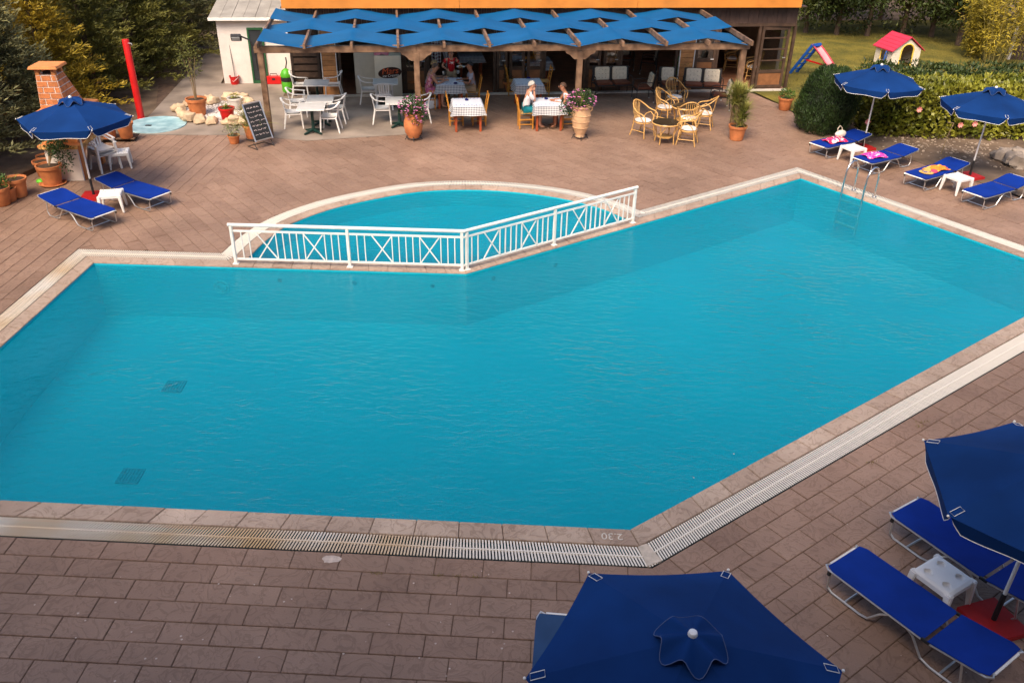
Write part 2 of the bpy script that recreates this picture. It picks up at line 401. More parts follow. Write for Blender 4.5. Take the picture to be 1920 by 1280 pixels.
# ---- coping stones
cope = tag(MB().add([(p.x, p.y, -.03) for p in ring]+[(p.x, p.y, -.03) for p in ring_g0], [(i, (i+1) % len(ring), len(ring)+(i+1) % len(ring), len(ring)+i) for i in range(len(ring))]).build('pool_coping', m_joint, None, False), kind='structure')
def cope_tile(q):
    c = sum(q, Vector((0, 0)))/4; q = [c+(p-c)*.985 for p in q]
    mb = MB(); mb.prism(q, -.07, random.uniform(.004, .009)); mb.build('coping_stone', m_cope, cope, bevel=.006)
nr = len(ring)
for i in range(nr):
    j = (i+1) % nr
    a, b, c, d = ring[i], ring[j], ring_c[j], ring_c[i]
    L = (b-a).length
    if i >= 6 and i < 6+len(arc)-1:
        if (i-6) % 1 == 0: cope_tile([a, d, c, b][::1])
        continue
    k = max(1, round(L/.52))
    for t in range(k):
        t0, t1 = t/k, (t+1)/k
        cope_tile([a.lerp(b, t0), d.lerp(c, t0), d.lerp(c, t1), a.lerp(b, t1)])
# stones along the wall between the two pools
wl = [(F1, P2, F1+nA*WALL, kid_wall[1]), (P2, F2, kid_wall[1], F2+nB*WALL)]
for a, b, d, c in wl:
    k = round((b-a).length/.36)
    for t in range(k): cope_tile([a.lerp(b, t/k), a.lerp(b, (t+1)/k), d.lerp(c, (t+1)/k), d.lerp(c, t/k)])
wallb = MB()
_k = .004
wallb.add([(p.x, p.y, -.02) for p in (F1+nA*_k, P2+nA*_k, kid_wall[1]-nA*_k, kid_wall[0]-nA*_k)], [(0, 1, 2, 3)])
wallb.add([(p.x, p.y, -.02) for p in (P2+nB*_k, F2+nB*_k, kid_wall[2]-nB*_k, kid_wall[1]-nB*_k)], [(0, 1, 2, 3)]); wallb.build('mortar_bed', m_joint, cope, False)
# depth marking on the coping by the near bend
mid = (P5+P6)/2; e = (P5-P6).normalized(); mk = P5-e*.22+Vector((e.y, -e.x))*.135
m_chalk = M('faded_white_paint', (.55, .5, .44), .8, .3, 60)
text_mesh('2.30', .15, m_chalk, 'depth_marking', cope, Matrix.Translation((mk.x, mk.y, .0115))@Matrix.Rotation(math.atan2(e.y, e.x)+math.pi, 4, 'Z'), .0012)

# ---- overflow grate
m_chan = M('channel', (.03, .045, .05), .7, .3)
chan = MB().add([(p.x, p.y, -.13) for p in ring_c]+[(p.x, p.y, -.13) for p in ring_out], [(i, (i+1) % nr, nr+(i+1) % nr, nr+i) for i in range(nr)])
chan.add([(p.x, p.y, -.13) for p in ring_out]+[(p.x, p.y, -.004) for p in ring_out], [(i, (i+1) % nr, nr+(i+1) % nr, nr+i) for i in range(nr)])
chan = tag(chan.build('overflow_channel', m_chan, None, False), kind='structure')
sm = bpy.data.materials.new('grate_plastic'); sm.use_nodes = True; n = sm.node_tree.nodes; l = sm.node_tree.links; b = n['Principled BSDF']
geo = n.new('ShaderNodeNewGeometry'); nz = n.new('ShaderNodeTexNoise'); nz.inputs['Scale'].default_value = .55; nz.inputs['Detail'].default_value = 3
l.new(geo.outputs['Position'], nz.inputs['Vector'])
sx = n.new('ShaderNodeSeparateXYZ'); l.new(geo.outputs['Position'], sx.inputs[0])
def rng(sock, a, b_):
    r = n.new('ShaderNodeMapRange'); r.inputs['From Min'].default_value = a; r.inputs['From Max'].default_value = b_; l.new(sock, r.inputs['Value']); return r.outputs[0]
fx = rng(sx.outputs['X'], -.1, -1.6); fy = rng(sx.outputs['Y'], 15.2, 13.8)      # the older, stained lengths lie on the left arm
st = n.new('ShaderNodeMath'); st.operation = 'MULTIPLY'; l.new(fx, st.inputs[0]); l.new(fy, st.inputs[1])
st2 = n.new('ShaderNodeMath'); st2.operation = 'MULTIPLY'; l.new(st.outputs[0], st2.inputs[0]); l.new(rng(nz.outputs['Fac'], .38, .6), st2.inputs[1])
mx = n.new('ShaderNodeMix'); mx.data_type = 'RGBA'; mx.inputs['A'].default_value = (.72, .66, .58, 1); mx.inputs['B'].default_value = (.55, .36, .18, 1)
l.new(st2.outputs[0], mx.inputs['Factor']); l.new(mx.outputs['Result'], b.inputs['Base Color']); b.inputs['Roughness'].default_value = .5; MATS['grate'] = sm
sl_mb = MB(); sp_mb = MB()
for i in range(nr):
    j = (i+1) % nr; a, b2, c, d = ring_g0[i], ring_g0[j], ring_g1[j], ring_g1[i]
    L = ((b2-a).length+(c-d).length)/2; k = max(2, round(L/.037))
    for t in range(k):
        t0, t1 = (t+.24)/k, (t+.76)/k; z = random.uniform(-.001, .001)
        q = [a.lerp(b2, t0), d.lerp(c, t0), d.lerp(c, t1), a.lerp(b2, t1)]
        sl_mb.prism(q, -.007, .002+z)
    ma_, mb_ = a.lerp(d, .5), b2.lerp(c, .5); e = (mb_-ma_).normalized(); nn = Vector((-e.y, e.x))*.008
    sp_mb.prism([ma_-nn, mb_-nn, mb_+nn, ma_+nn], -.022, .006)
tag(sl_mb.build('grate_slats', sm, chan, False), kind='stuff'); sp_mb.build('grate_spine', sm, chan, False)
# plain cast corner piece where the two near grates meet
cr = MB(); a, d = ring_g0[2], ring_g1[2]; e1 = (P5-P6).normalized(); e2 = (P4-P5).normalized()
cr.prism([a-e1*.03, d-e1*.05, d+e2*.16, a+e2*.10], -.03, .0085); cr.build('grate_corner', M('corner_stone', (.5, .42, .34), .7, .2, 12, .3, 80), chan, False)

# ---- paving
PL, PW, JT = .54, .273, .008
pav = sheet('paving_bed', [V2(p) for p in [(-13.5, 2), (16, 2), (16, 16.2), (12.0, 18.9), G(1835, 341), G(1632, 275), (9.0, 25.2), (8.55, 26.0), (8.3, 27.2), B(15, 4.3), B(-1.8, 6.0), B(-4.3, 6.2), G(285, 258), G(60, 318), (-13.5, 19)]], [ring_out], -.012, m_joint)
pav.name = 'paving'
PIECES = []
def lay(poly, ang, origin, shift=.5):
    e = Vector((math.cos(ang), math.sin(ang))); nn = Vector((-e.y, e.x)); loc = [Vector(((p-origin).dot(e), (p-origin).dot(nn))) for p in poly]
    x0, x1 = min(p.x for p in loc), max(p.x for p in loc); y0, y1 = min(p.y for p in loc), max(p.y for p in loc)
    for r in range(math.floor(y0/PW), math.ceil(y1/PW)):
        o = (r % 2)*PL*shift+random.uniform(-.02, .02)
        for k in range(math.floor((x0-o)/PL)-1, math.ceil((x1-o)/PL)+1):
            xa, ya = o+k*PL, r*PW
            if xa > x1 or xa+PL < x0: continue
            rc = [Vector((xa+JT/2, ya+JT/2)), Vector((xa+PL-JT/2, ya+JT/2)), Vector((xa+PL-JT/2, ya+PW-JT/2)), Vector((xa+JT/2, ya+PW-JT/2))]
            q = rect_clip(loc, rc)
            if len(q) < 3 or area(q) < .004: continue
            full = area(q) > .995*(PL-JT)*(PW-JT)
            Q = [origin+e*p.x+nn*p.y for p in q]; c = sum(Q, Vector((0, 0)))/len(Q)
            x, y, dd = px_of((c.x, c.y, 0))
            vis = -60 < x < 1980 and -30 < y < 1330 and dd > 0
            PIECES.append((dd if vis else 1e3+dd, full, Q, origin+e*(xa+PL/2)+nn*(ya+PW/2), ang, vis))
R1, R2, R3, R4, R5 = ring_out[0], ring_out[1], ring_out[2], ring_out[3], ring_out[4]
arc_out = ring_out[6:6+len(arc)]; RF2, RF1 = ring_out[5], ring_out[-1]
aA = math.atan2((P5-P6).y, (P5-P6).x); aB = math.atan2((P4-P5).y, (P4-P5).x); aE = math.atan2((P3-P4).y, (P3-P4).x)
mit = R3+((R3-P5).normalized())*6.0
lay([R2+Vector((-6, 0)), R2+Vector((0, .0)), R3, mit, Vector((mit.x-1, 2.3)), Vector((-13, 2.3))], aA, R3)
lay([R3, R4, R4+Vector((2.5, -3)), Vector((12, 2.3)), Vector((mit.x, 2.3)), mit], aB, R3)
# left of the pool
sL0, sL1, sL2 = V2(G(232, 404)), V2(G(375, 360)), V2(G(457, 272))
Lend = V2(G(0, 372)); seam = V2(G(262, 366))
lay([R2+Vector((-6, 0)), R2, R1, sL0, seam, V2(G(150, 367.5)), Lend, Lend+Vector((-1.5, 0))][::-1], aE if False else math.atan2((P1-P6).y, (P1-P6).x), R1)
lay([V2(G(-60, 372)), Lend, V2(G(150, 367.5)), seam, sL1, sL2, V2(G(462, 254)), V2(G(240, 253)), V2(G(60, 318)), V2(G(-60, 345))][::-1], R(87.5), sL1)
MAIN = R(-52)
far_pts = [R1, RF1]+arc_out[::-1]+[RF2, R5, V2(G(1632, 275)), Vector((9.0, 25.2)), Vector((8.55, 26.0)), Vector((8.3, 27.2)), V2(B(15.0, 4.3)), V2(B(4.3, 4.3)), V2(B(4.0, .1)), V2(B(1.0, -.35)), V2(G(462, 254)), sL2, sL1, seam, sL0]
lay(far_pts, MAIN, R1)
lay([R5, R4, R4+Vector((2.5, -3)), Vector((16, 15)), Vector((12.0, 18.9)), V2(G(1835, 341)), V2(G(1632, 275))], aE, R5)
PIECES.sort(key=lambda t: t[0])
pm = MB(); c0 = [Vector((-PL/2+JT/2, -PW/2+JT/2)), Vector((PL/2-JT/2, -PW/2+JT/2)), Vector((PL/2-JT/2, PW/2-JT/2)), Vector((-PL/2+JT/2, PW/2-JT/2))]
pm.prism(c0, -.04, 0); pobj = pm.build('paver', m_paver, None, bevel=.005); pme = pobj.data; bpy.data.objects.remove(pobj)
rest = MB()
for idx, (dd, full, Q, c, a, vis) in enumerate(PIECES):
    zt = random.uniform(-.0025, .0025)
    if idx < 300 and vis:
        if full:
            o = bpy.data.objects.new('paver', pme); COL.objects.link(o); o.parent = pav
            o.location = (c.x, c.y, zt); o.rotation_euler = (random.uniform(-.004, .004), random.uniform(-.004, .004), a+(math.pi if random.random() < .5 else 0))
        else:
            mb = MB(); mb.prism(Q, -.04, zt); mb.build('paver', m_paver, pav, bevel=.004)
    else:
        k = len(Q); cc = sum(Q, Vector((0, 0)))/k; IN = [p+(cc-p).normalized()*.006 for p in Q]
        o = len(rest.v); rest.v += [(p.x, p.y, -.03) for p in Q]+[(p.x, p.y, zt-.003) for p in Q]+[(p.x, p.y, zt) for p in IN]
        for i in range(k):
            j = (i+1) % k
            rest.f += [(o+i, o+j, o+k+j, o+k+i), (o+k+i, o+k+j, o+2*k+j, o+2*k+i)]
        rest.f.append(tuple(o+2*k+i for i in range(k)))
ro = rest.build('paver_field', m_paver, pav, False); ro['kind'] = 'stuff'
# concrete apron under the white tables and beside the shed
sheet('concrete_terrace', [V2(G(462, 254)), V2(B(1.0, -.35)), V2(B(4.0, .1)), V2(B(4.3, 4.38)), V2(B(-.1, 4.38)), V2(B(-.1, 6.1)), V2(B(-2.3, 6.1)), V2(B(-2.6, 12)), V2(B(-3.6, 12)), V2(G(283, 214)), V2(G(240, 253))][::-1], [], .004, m_conc)

# ================================================================ unseen hotel, added to shade the foreground
HOTEL = True
# ================================================================ materials for things
m_white = M('white_paint', (.80, .77, .72), .45, .06, 6)
m_wplast = M('white_plastic', (.78, .75, .72), .4, .06, 5)
m_alu = M('aluminium', (.62, .61, .60), .35, .08, 9, metal=.8)
m_black = M('black_plastic', (.02, .02, .022), .5, .2)
m_blue = M('royal_blue_mesh', (.003, .027, .23), .75, .12, 3, .15, 300, spec=.12)
m_faded = M('faded_blue_mesh', (.03, .07, .16), .75, .15, 3, .15, 300, spec=.12)
m_navy = M('umbrella_canvas', (.004, .031, .135), .8, .26, 1.3, .12, 220, spec=.1)
m_awn = M('awning_cloth', (.001, .115, .31), .75, .14, 1.6, .15, 120, spec=.15)
_n = m_awn.node_tree.nodes; _l = m_awn.node_tree.links; _b = _n['Principled BSDF']; _mx = _n.new('ShaderNodeMixShader'); _tl = _n.new('ShaderNodeBsdfTranslucent'); _tl.inputs[0].default_value = (.25, .42, .60, 1); _mx.inputs[0].default_value = .30
_l.new(_b.outputs[0], _mx.inputs[1]); _l.new(_tl.outputs[0], _mx.inputs[2]); _l.new(_mx.outputs[0], _n['Material Output'].inputs[0])        # woven cloth lets some light through
m_red = M('red_paint', (.55, .012, .012), .4, .12, 5)
m_terra = M('terracotta', (.50, .17, .06), .75, .2, 7, .2, 50, obj_rand=.15)
m_terra2 = M('pale_terracotta', (.62, .38, .21), .8, .2, 6, .25, 40)
m_soil = M('potting_soil', (.06, .035, .02), .95, .4, 20, .6, 60)
m_dwood = M('dark_wood', (.075, .042, .026), .6, .35, 7, .2, 30, island=.2)
m_beam = M('weathered_beam', (.15, .078, .042), .65, .4, 5, .3, 40, col2=(.27, .16, .095))
m_plank = M('honey_plank', (.46, .21, .075), .6, .25, 6, .2, 40, obj_rand=.18)
m_fascia = M('orange_fascia', (.60, .215, .035), .5, .16, 1.5, .1, 30)
m_brownwall = M('brown_cladding', (.07, .04, .03), .6, .25, 3, .2, 20, obj_rand=.15)
m_chairw = M('taverna_wood', (.52, .22, .03), .45, .2, 9)
m_redwood = M('red_brown_wood', (.36, .07, .02), .5, .2, 9)
m_straw = M('woven_straw', (.50, .30, .11), .8, .3, 60, .5, 150)
m_rattan = M('rattan', (.60, .34, .11), .45, .22, 12)
m_cush = M('cream_cushion', (.66, .58, .45), .85, .12, 14, .3, 60)
m_brownc = M('brown_cushion', (.16, .05, .025), .85, .2, 10, .2, 60)
m_iron = M('dark_metal', (.025, .023, .024), .5, .2)
m_glassy = bpy.data.materials.new('window_glass'); m_glassy.use_nodes = True
_n = m_glassy.node_tree.nodes; _l = m_glassy.node_tree.links
for x in list(_n): _n.remove(x)
_o = _n.new('ShaderNodeOutputMaterial'); _m = _n.new('ShaderNodeMixShader'); _t = _n.new('ShaderNodeBsdfTransparent'); _g = _n.new('ShaderNodeBsdfGlossy'); _fr = _n.new('ShaderNodeFresnel'); _fr.inputs['IOR'].default_value = 1.9
_t.inputs[0].default_value = (.82, .85, .86, 1); _g.inputs['Roughness'].default_value = .02
_l.new(_fr.outputs[0], _m.inputs[0]); _l.new(_t.outputs[0], _m.inputs[1]); _l.new(_g.outputs[0], _m.inputs[2]); _l.new(_m.outputs[0], _o.inputs[0])
m_grey = M('grey_tabletop', (.58, .56, .54), .35, .08, 5)
m_green = M('dark_green_metal', (.008, .035, .028), .45, .2)
m_skin = M('skin', (.50, .25, .16), .55, .1, 8, sub=.05)
m_skin2 = M('tanned_skin', (.42, .18, .10), .55, .1, 8, sub=.05)
def gingham(name, c, scale, base=(.78, .77, .76)):
    ma = bpy.data.materials.new(name); ma.use_nodes = True; n = ma.node_tree.nodes; l = ma.node_tree.links; b = n['Principled BSDF']
    uv = n.new('ShaderNodeUVMap'); sp = n.new('ShaderNodeSeparateXYZ'); l.new(uv.outputs[0], sp.inputs[0]); fs = []
    for ax in 'XY':
        m1 = n.new('ShaderNodeMath'); m1.operation = 'MULTIPLY'; m1.inputs[1].default_value = scale; l.new(sp.outputs[ax], m1.inputs[0])
        m2 = n.new('ShaderNodeMath'); m2.operation = 'FRACT'; l.new(m1.outputs[0], m2.inputs[0])
        m3 = n.new('ShaderNodeMath'); m3.operation = 'GREATER_THAN'; m3.inputs[1].default_value = .5; l.new(m2.outputs[0], m3.inputs[0]); fs.append(m3)
    ad = n.new('ShaderNodeMath'); ad.operation = 'ADD'; l.new(fs[0].outputs[0], ad.inputs[0]); l.new(fs[1].outputs[0], ad.inputs[1])
    hf = n.new('ShaderNodeMath'); hf.operation = 'MULTIPLY'; hf.inputs[1].default_value = .5; l.new(ad.outputs[0], hf.inputs[0])
    mx = n.new('ShaderNodeMix'); mx.data_type = 'RGBA'; mx.inputs['A'].default_value = (*base, 1); mx.inputs['B'].default_value = (*c, 1)
    l.new(hf.outputs[0], mx.inputs['Factor']); l.new(mx.outputs['Result'], b.inputs['Base Color']); b.inputs['Roughness'].default_value = .85; MATS[name] = ma; return ma
m_ging = gingham('blue_gingham', (.012, .02, .06), 22)
m_gingr = gingham('red_gingham', (.10, .004, .02), 9)
def spotted(name, c1, c2, scale, thr=.5, c3=None):
    ma = bpy.data.materials.new(name); ma.use_nodes = True; n = ma.node_tree.nodes; l = ma.node_tree.links; b = n['Principled BSDF']
    tc = n.new('ShaderNodeTexCoord'); vo = n.new('ShaderNodeTexVoronoi'); vo.inputs['Scale'].default_value = scale; l.new(tc.outputs['Object'], vo.inputs['Vector'])
    cr = n.new('ShaderNodeValToRGB'); cr.color_ramp.interpolation = 'CONSTANT'; sp = n.new('ShaderNodeSeparateColor'); l.new(vo.outputs['Color'], sp.inputs[0]); l.new(sp.outputs[0], cr.inputs[0])
    cr.color_ramp.elements[0].color = (*c1, 1); cr.color_ramp.elements[1].position = thr; cr.color_ramp.elements[1].color = (*c2, 1)
    if c3: e = cr.color_ramp.elements.new(.8); e.color = (*c3, 1)
    l.new(cr.outputs[0], b.inputs['Base Color']); b.inputs['Roughness'].default_value = .85; MATS[name] = ma; return ma

# ================================================================ building and pergola
VF = 4.4
bld = thing('taverna_building', 'low taverna with orange fascia and dark glazed front behind the blue awning', 'building', B(0, VF), BA)
def bu(px, py=120, v=VF): return FP(px, py, v)[0]
def bz(px, py, v=VF): return FP(px, py, v)[1]
U0, U1 = bu(546), bu(1484, 100)
Z_F = bz(1000, 12); Z_T = Z_F+.32; Z_H = 2.12
def L(u, v, z): return (u, v-VF, z)          # building-local (origin at facade line)
mb = MB(); mb.box(L((U0+U1)/2, VF+3.2, .012), (U1-U0-.02, 6.4, .03)); mb.build('interior_floor', M('interior_floor', (.30, .135, .08), .35, .3, 3, .15, 12), bld, False)
mb = MB()

mb.box(L((U0+U1)/2, VF+6.5, 1.5), (U1-U0, .15, 3.0)); mb.box(L(U0+.06, VF+3.3, 1.5), (.12, 6.2, 3.0)); mb.box(L(U1-.06, VF+3.6, 1.5), (.12, 5.6, 3.0))
mb.build('wall', M('interior_wall', (.46, .33, .24), .8, .2, 2), bld, False)
mb = MB(); mb.box(L((U0+U1)/2, VF+3.35, Z_T-.04), (U1-U0+.1, 7.2, .06)); mb.build('roof', M('roof_felt', (.12, .10, .09), .9, .3, 3), bld, False)
for a, b_ in ((bu(530, 10), bu(860, 8)), (bu(860, 8)+.008, bu(1190, 8)), (bu(1190, 8)+.008, bu(1494, 10))):
    mb = MB(); mb.box(L((a+b_)/2, VF-.34, (Z_F+Z_T)/2), (b_-a, .05, Z_T-Z_F)); mb.build('fascia_board', m_fascia, bld, bevel=.006)
mb = MB(); mb.box(L((U0+U1)/2, VF-.15, Z_F+.02), (U1-U0+.2, .34, .03)); mb.build('soffit', m_brownwall, bld, False)
k = 0; u = U0
while u < U1-.01:                                   # vertical boards above the openings
    w_ = min(.16, U1-u); mb = MB(); mb.box(L(u+w_/2, VF+.03, (Z_H+Z_F)/2), (w_-.008, .04+.006*(k % 2), Z_F-Z_H)); mb.build('cladding_board', m_brownwall, bld, False); u += .16; k += 1
mb = MB(); mb.box(L((U0+U1)/2, VF+.03, Z_H-.05), (U1-U0, .12, .1)); mb.build('lintel', m_dwood, bld, bevel=.008)
mb = MB(); mb.box(L((U0+U1)/2+.1, VF-.16, .02), (U1-U0-.3, .16, .05)); mb.build('threshold', M('pale_threshold', (.55, .50, .44), .7, .2, 5), bld, False)
# slatted panel on the left
a, b_ = bu(546), bu(600)
for k in range(9):
    mb = MB(); mb.box(L((a+b_)/2, VF-.03, .22+k*.215), (b_-a-.1, .035, .17), Matrix.Rotation(R(random.uniform(-2, 2)), 3, 'X')); mb.build('slat', m_dwood, bld, bevel=.006)
mb = MB(); mb.box(L(a+.04, VF-.02, 1.05), (.08, .09, 2.1)); mb.box(L(b_-.04, VF-.02, 1.05), (.08, .09, 2.1)); mb.box(L((a+b_)/2, VF+.03, 1.05), (b_-a, .02, 2.05)); mb.build('slat_frame', M('black_brown', (.03, .018, .012), .6), bld, False)
def plank_column(x0, x1):
    a, b_ = bu(x0), bu(x1)
    for k in range(12):
        mb = MB(); mb.box(L((a+b_)/2, VF-.07, .40+k*.153), (b_-a-.05, .05, .146)); mb.build('plank', m_plank, bld, bevel=.006)
    for q in (a+.012, b_-.012):
        mb = MB(); mb.box(L(q, VF-.075, 1.22), (.022, .075, 1.8)); mb.build('white_trim', m_white, bld, False)
    mb = MB(); mb.box(L((a+b_)/2, VF-.06, .16), (b_-a+.02, .10, .30)); mb.build('plinth', m_plank, bld, bevel=.01)
plank_column(603, 632); plank_column(1271, 1299)
def glazed(x0, x1, panel=.75, y=120, rot=0, bars=1, v=VF):
    a, b_ = bu(x0, y), bu(x1, y); w_ = b_-a
    e = bpy.data.objects.new('glazed_door', None); COL.objects.link(e); e.parent = bld; e.location = L(a, v, .035); e.rotation_euler = (0, 0, rot)
    H = Z_H-.14; mb = MB()
    for q in (.045, w_-.045): mb.box((q, 0, H/2), (.09, .06, H))
    for z_ in (.06, panel, H-.05): mb.box((w_/2, 0, z_), (w_-.182, .055, .11))
    for i in range(bars): mb.box((w_/2, 0, panel+(H-panel)*(i+1)/(bars+1)), (w_-.182, .05, .045))
    mb.build('door_frame', m_dwood, e, bevel=.006)
    if panel > .2:
        mb = MB(); mb.box((w_/2, 0, panel/2+.03), (w_-.184, .03, panel-.16)); mb.build('wood_panel', M('door_panel', (.24, .10, .04), .55, .25, 5), e, bevel=.005)
    mb = MB(); mb.box((w_/2, .0, (panel+H)/2), (w_-.184, .008, H-panel-.1)); mb.build('pane', m_glassy, e, False)
    mb = MB(); mb.tube([(w_-.07, -.03, 1.0), (w_-.07, -.08, 1.0), (w_-.17, -.08, 1.0)], .011, 6); mb.build('handle', m_alu, e)
for x0, x1 in ((757, 800), (931, 951), (955, 984), (988, 1018), (1100, 1126), (1131, 1161)): glazed(x0, x1)
glazed(1301, 1338, .95, 120, R(-8)); glazed(1420, 1473, .55, 120, R(4), 3)
for x in (637, 754, 803, 927, 1021, 1097, 1164, 1267, 1342, 1416, 1480):
    mb = MB(); mb.box(L(bu(x), VF+.03, Z_H/2-.05), (.09, .11, Z_H-.1)); mb.build('post', m_dwood, bld, bevel=.008)

# ---- pergola
perg = thing('pergola', 'brown timber pergola on square posts in front of the taverna', 'pergola', B(0, .1), BA)
PV = .1
def Lp(u, v, z): return (u, v-PV, z)
PU = [bu(497, 170, PV), bu(783, 165, PV), bu(1086, 130, PV), bu(1389, 130, PV)]
for k, u in enumerate(PU):
    mb = MB(); mb.box(Lp(u, PV, 1.1), (.15, .15, 2.2)); p_ = mb.build('post', m_beam, perg, bevel=.012)
    for s_ in (-1, 1):
        if k in (0, 3): continue
        mb = MB(); pr = [(0.07, 2.2), (.42, 2.2), (.39, 2.14), (.29, 2.10), (.21, 2.02), (.15, 1.98), (.07, 1.97)]
        vs = [(u+s_*x, -.05, z) for x, z in pr]+[(u+s_*x, .05, z) for x, z in pr]; n_ = len(pr)
        mb.add(vs, [tuple(range(n_)), tuple(reversed(range(n_, 2*n_)))]+[(i, n_+i, n_+(i+1) % n_, (i+1) % n_) for i in range(n_)]); mb.build('bracket', m_beam, perg, False)
for a, b_ in ((PU[0]-.15, PU[1]), (PU[1]+.004, PU[2]), (PU[2]+.004, PU[3]+.15)):
    mb = MB(); mb.box(Lp((a+b_)/2, PV, 2.285), (b_-a, .12, .17)); mb.build('beam', m_beam, perg, bevel=.01)
NRF = 12; ru = [PU[0]-.02+(PU[3]-PU[0]+.06)*k/(NRF-1) for k in range(NRF)]
ZR0, ZR1 = 2.44, Z_F-.12
def zr(v): return ZR0+(ZR1-ZR0)*(v+.3)/(VF-.2+.3)
for u in ru:
    mb = MB(); mb.bar(Lp(u, -.35, zr(-.35)), Lp(u, VF-.12, zr(VF-.12)), .065, .13); mb.build('rafter', m_beam, perg, bevel=.008)
# shade cloth: three strips woven over and under the rafters
for r_ in range(3):
    v0 = -.12+r_*1.42; v1 = v0+1.52
    def surf(s, t, r_=r_, v0=v0, v1=v1):
        x = s*(NRF-1); k = int(min(x, NRF-2)); f = x-k
        sg = lambda j: 1 if (j+r_) % 2 == 0 else -1
        h = (sg(k)*(1-f)+sg(k+1)*f); h = h*.10
        e = abs(t-.5)*2; amp = 1.0
        v = v0+(v1-v0)*t-(t-.5)*.16*(1-abs(h)/.10)
        sag = -.03*(1-abs(2*f-1))*(1-e*.6)*(.6+.8*random.Random(k*7+r_).random())
        u = ru[0]+(ru[-1]-ru[0])*s
        return Lp(u, v, zr(v)+h*amp+(.0 if h > 0 else -.0)+sag+.012*noise.noise(Vector((u*2.3, v*3, r_*9))))
    mb = MB(); mb.grid(surf, (NRF-1)*8, 8); o = mb.build('shade_cloth', m_awn, None, True, 60)
    o.location = perg.location; o.rotation_euler = perg.rotation_euler
    tag(o, ['bright blue shade cloth strip along the front beam of the pergola', 'bright blue shade cloth strip in the middle of the pergola roof', 'bright blue shade cloth strip nearest the orange fascia'][r_], 'shade cloth', 'blue shade cloth strips woven through the pergola rafters')
# flood light on the corner
fl = thing('flood_light', 'black flood light on a bent arm at the pergola corner', 'flood light', B(PU[0]-.12, PV), BA)
mb = MB(); mb.tube([(-.0, 0, 1.75), (-.02, 0, 2.3), (-.1, 0, 2.52), (-.3, -.05, 2.62)], .022, 8); mb.build('arm', m_iron, fl)
mb = MB(); mb.box((-.42, -.08, 2.6), (.26, .1, .18), Matrix.Rotation(R(35), 3, 'X')); mb.build('lamp_head', m_iron, fl, bevel=.015)
mb = MB(); mb.box((-.42, -.128, 2.566), (.2, .01, .13), Matrix.Rotation(R(35), 3, 'X')); mb.build('lens', M('lens', (.35, .36, .36), .15), fl, False)

# ---- shed
VS = 6.1; su0, su1 = FP(421, 152, VS)[0], FP(548, 150, VS)[0]+.35; sz = FP(410, 32, VS)[1]
shed = thing('shed', 'whitewashed shed with grey sheet roof beside the conifers', 'shed', B(su0, VS), BA)
W_ = su1-su0; m_plaster = M('white_plaster', (.70, .63, .58), .85, .1, 2, .3, 14)
mb = MB(); D_ = 4.0; n_ = [(0, 0, 0), (W_, 0, 0), (W_, D_, 0), (0, D_, 0), (0, 0, sz), (W_, 0, sz), (W_, D_, sz+.55), (0, D_, sz+.55)]
mb.add(n_, [(0, 1, 5, 4), (1, 2, 6, 5), (2, 3, 7, 6), (3, 0, 4, 7)]); mb.build('wall', m_plaster, shed, False)
sl_ = math.atan2(.55, D_)
for k in range(8):
    x = -.18+(W_+.36)*(k+.5)/8; mb = MB(); mb.bar((x, -.2, sz+.0), (x, D_+.2, sz+.605), (W_+.36)/8-.012, .035+.012*(k % 2)); mb.build('roof_sheet', M('grey_roof', (.30, .27, .23), .7, .25, 2, .2, 20), shed, False)
mb = MB(); mb.box((W_/2, -.215, sz-.035), (W_+.38, .03, .09)); mb.build('eaves_board', m_white, shed, False)
gd = bpy.data.objects.new('door', None); COL.objects.link(gd); gd.parent = shed
ga, gb = FP(474, 130, VS)[0]-su0, FP(500, 130, VS)[0]-su0
mb = MB()
for q in (ga, gb): mb.box((q, -.03, .85), (.06, .06, 1.7))
mb.box(((ga+gb)/2, -.03, 1.72), (gb-ga+.06, .06, .07)); mb.box(((ga+gb)/2, -.03, .05), (gb-ga-.062, .05, .1)); mb.build('door_frame', M('green_frame', (.02, .09, .035), .5), gd, bevel=.005)
mb = MB(); mb.box(((ga+gb)/2, -.02, .9), (gb-ga-.06, .02, 1.58)); mb.build('door_panel', M('dark_screen', (.03, .035, .04), .35), gd, False)

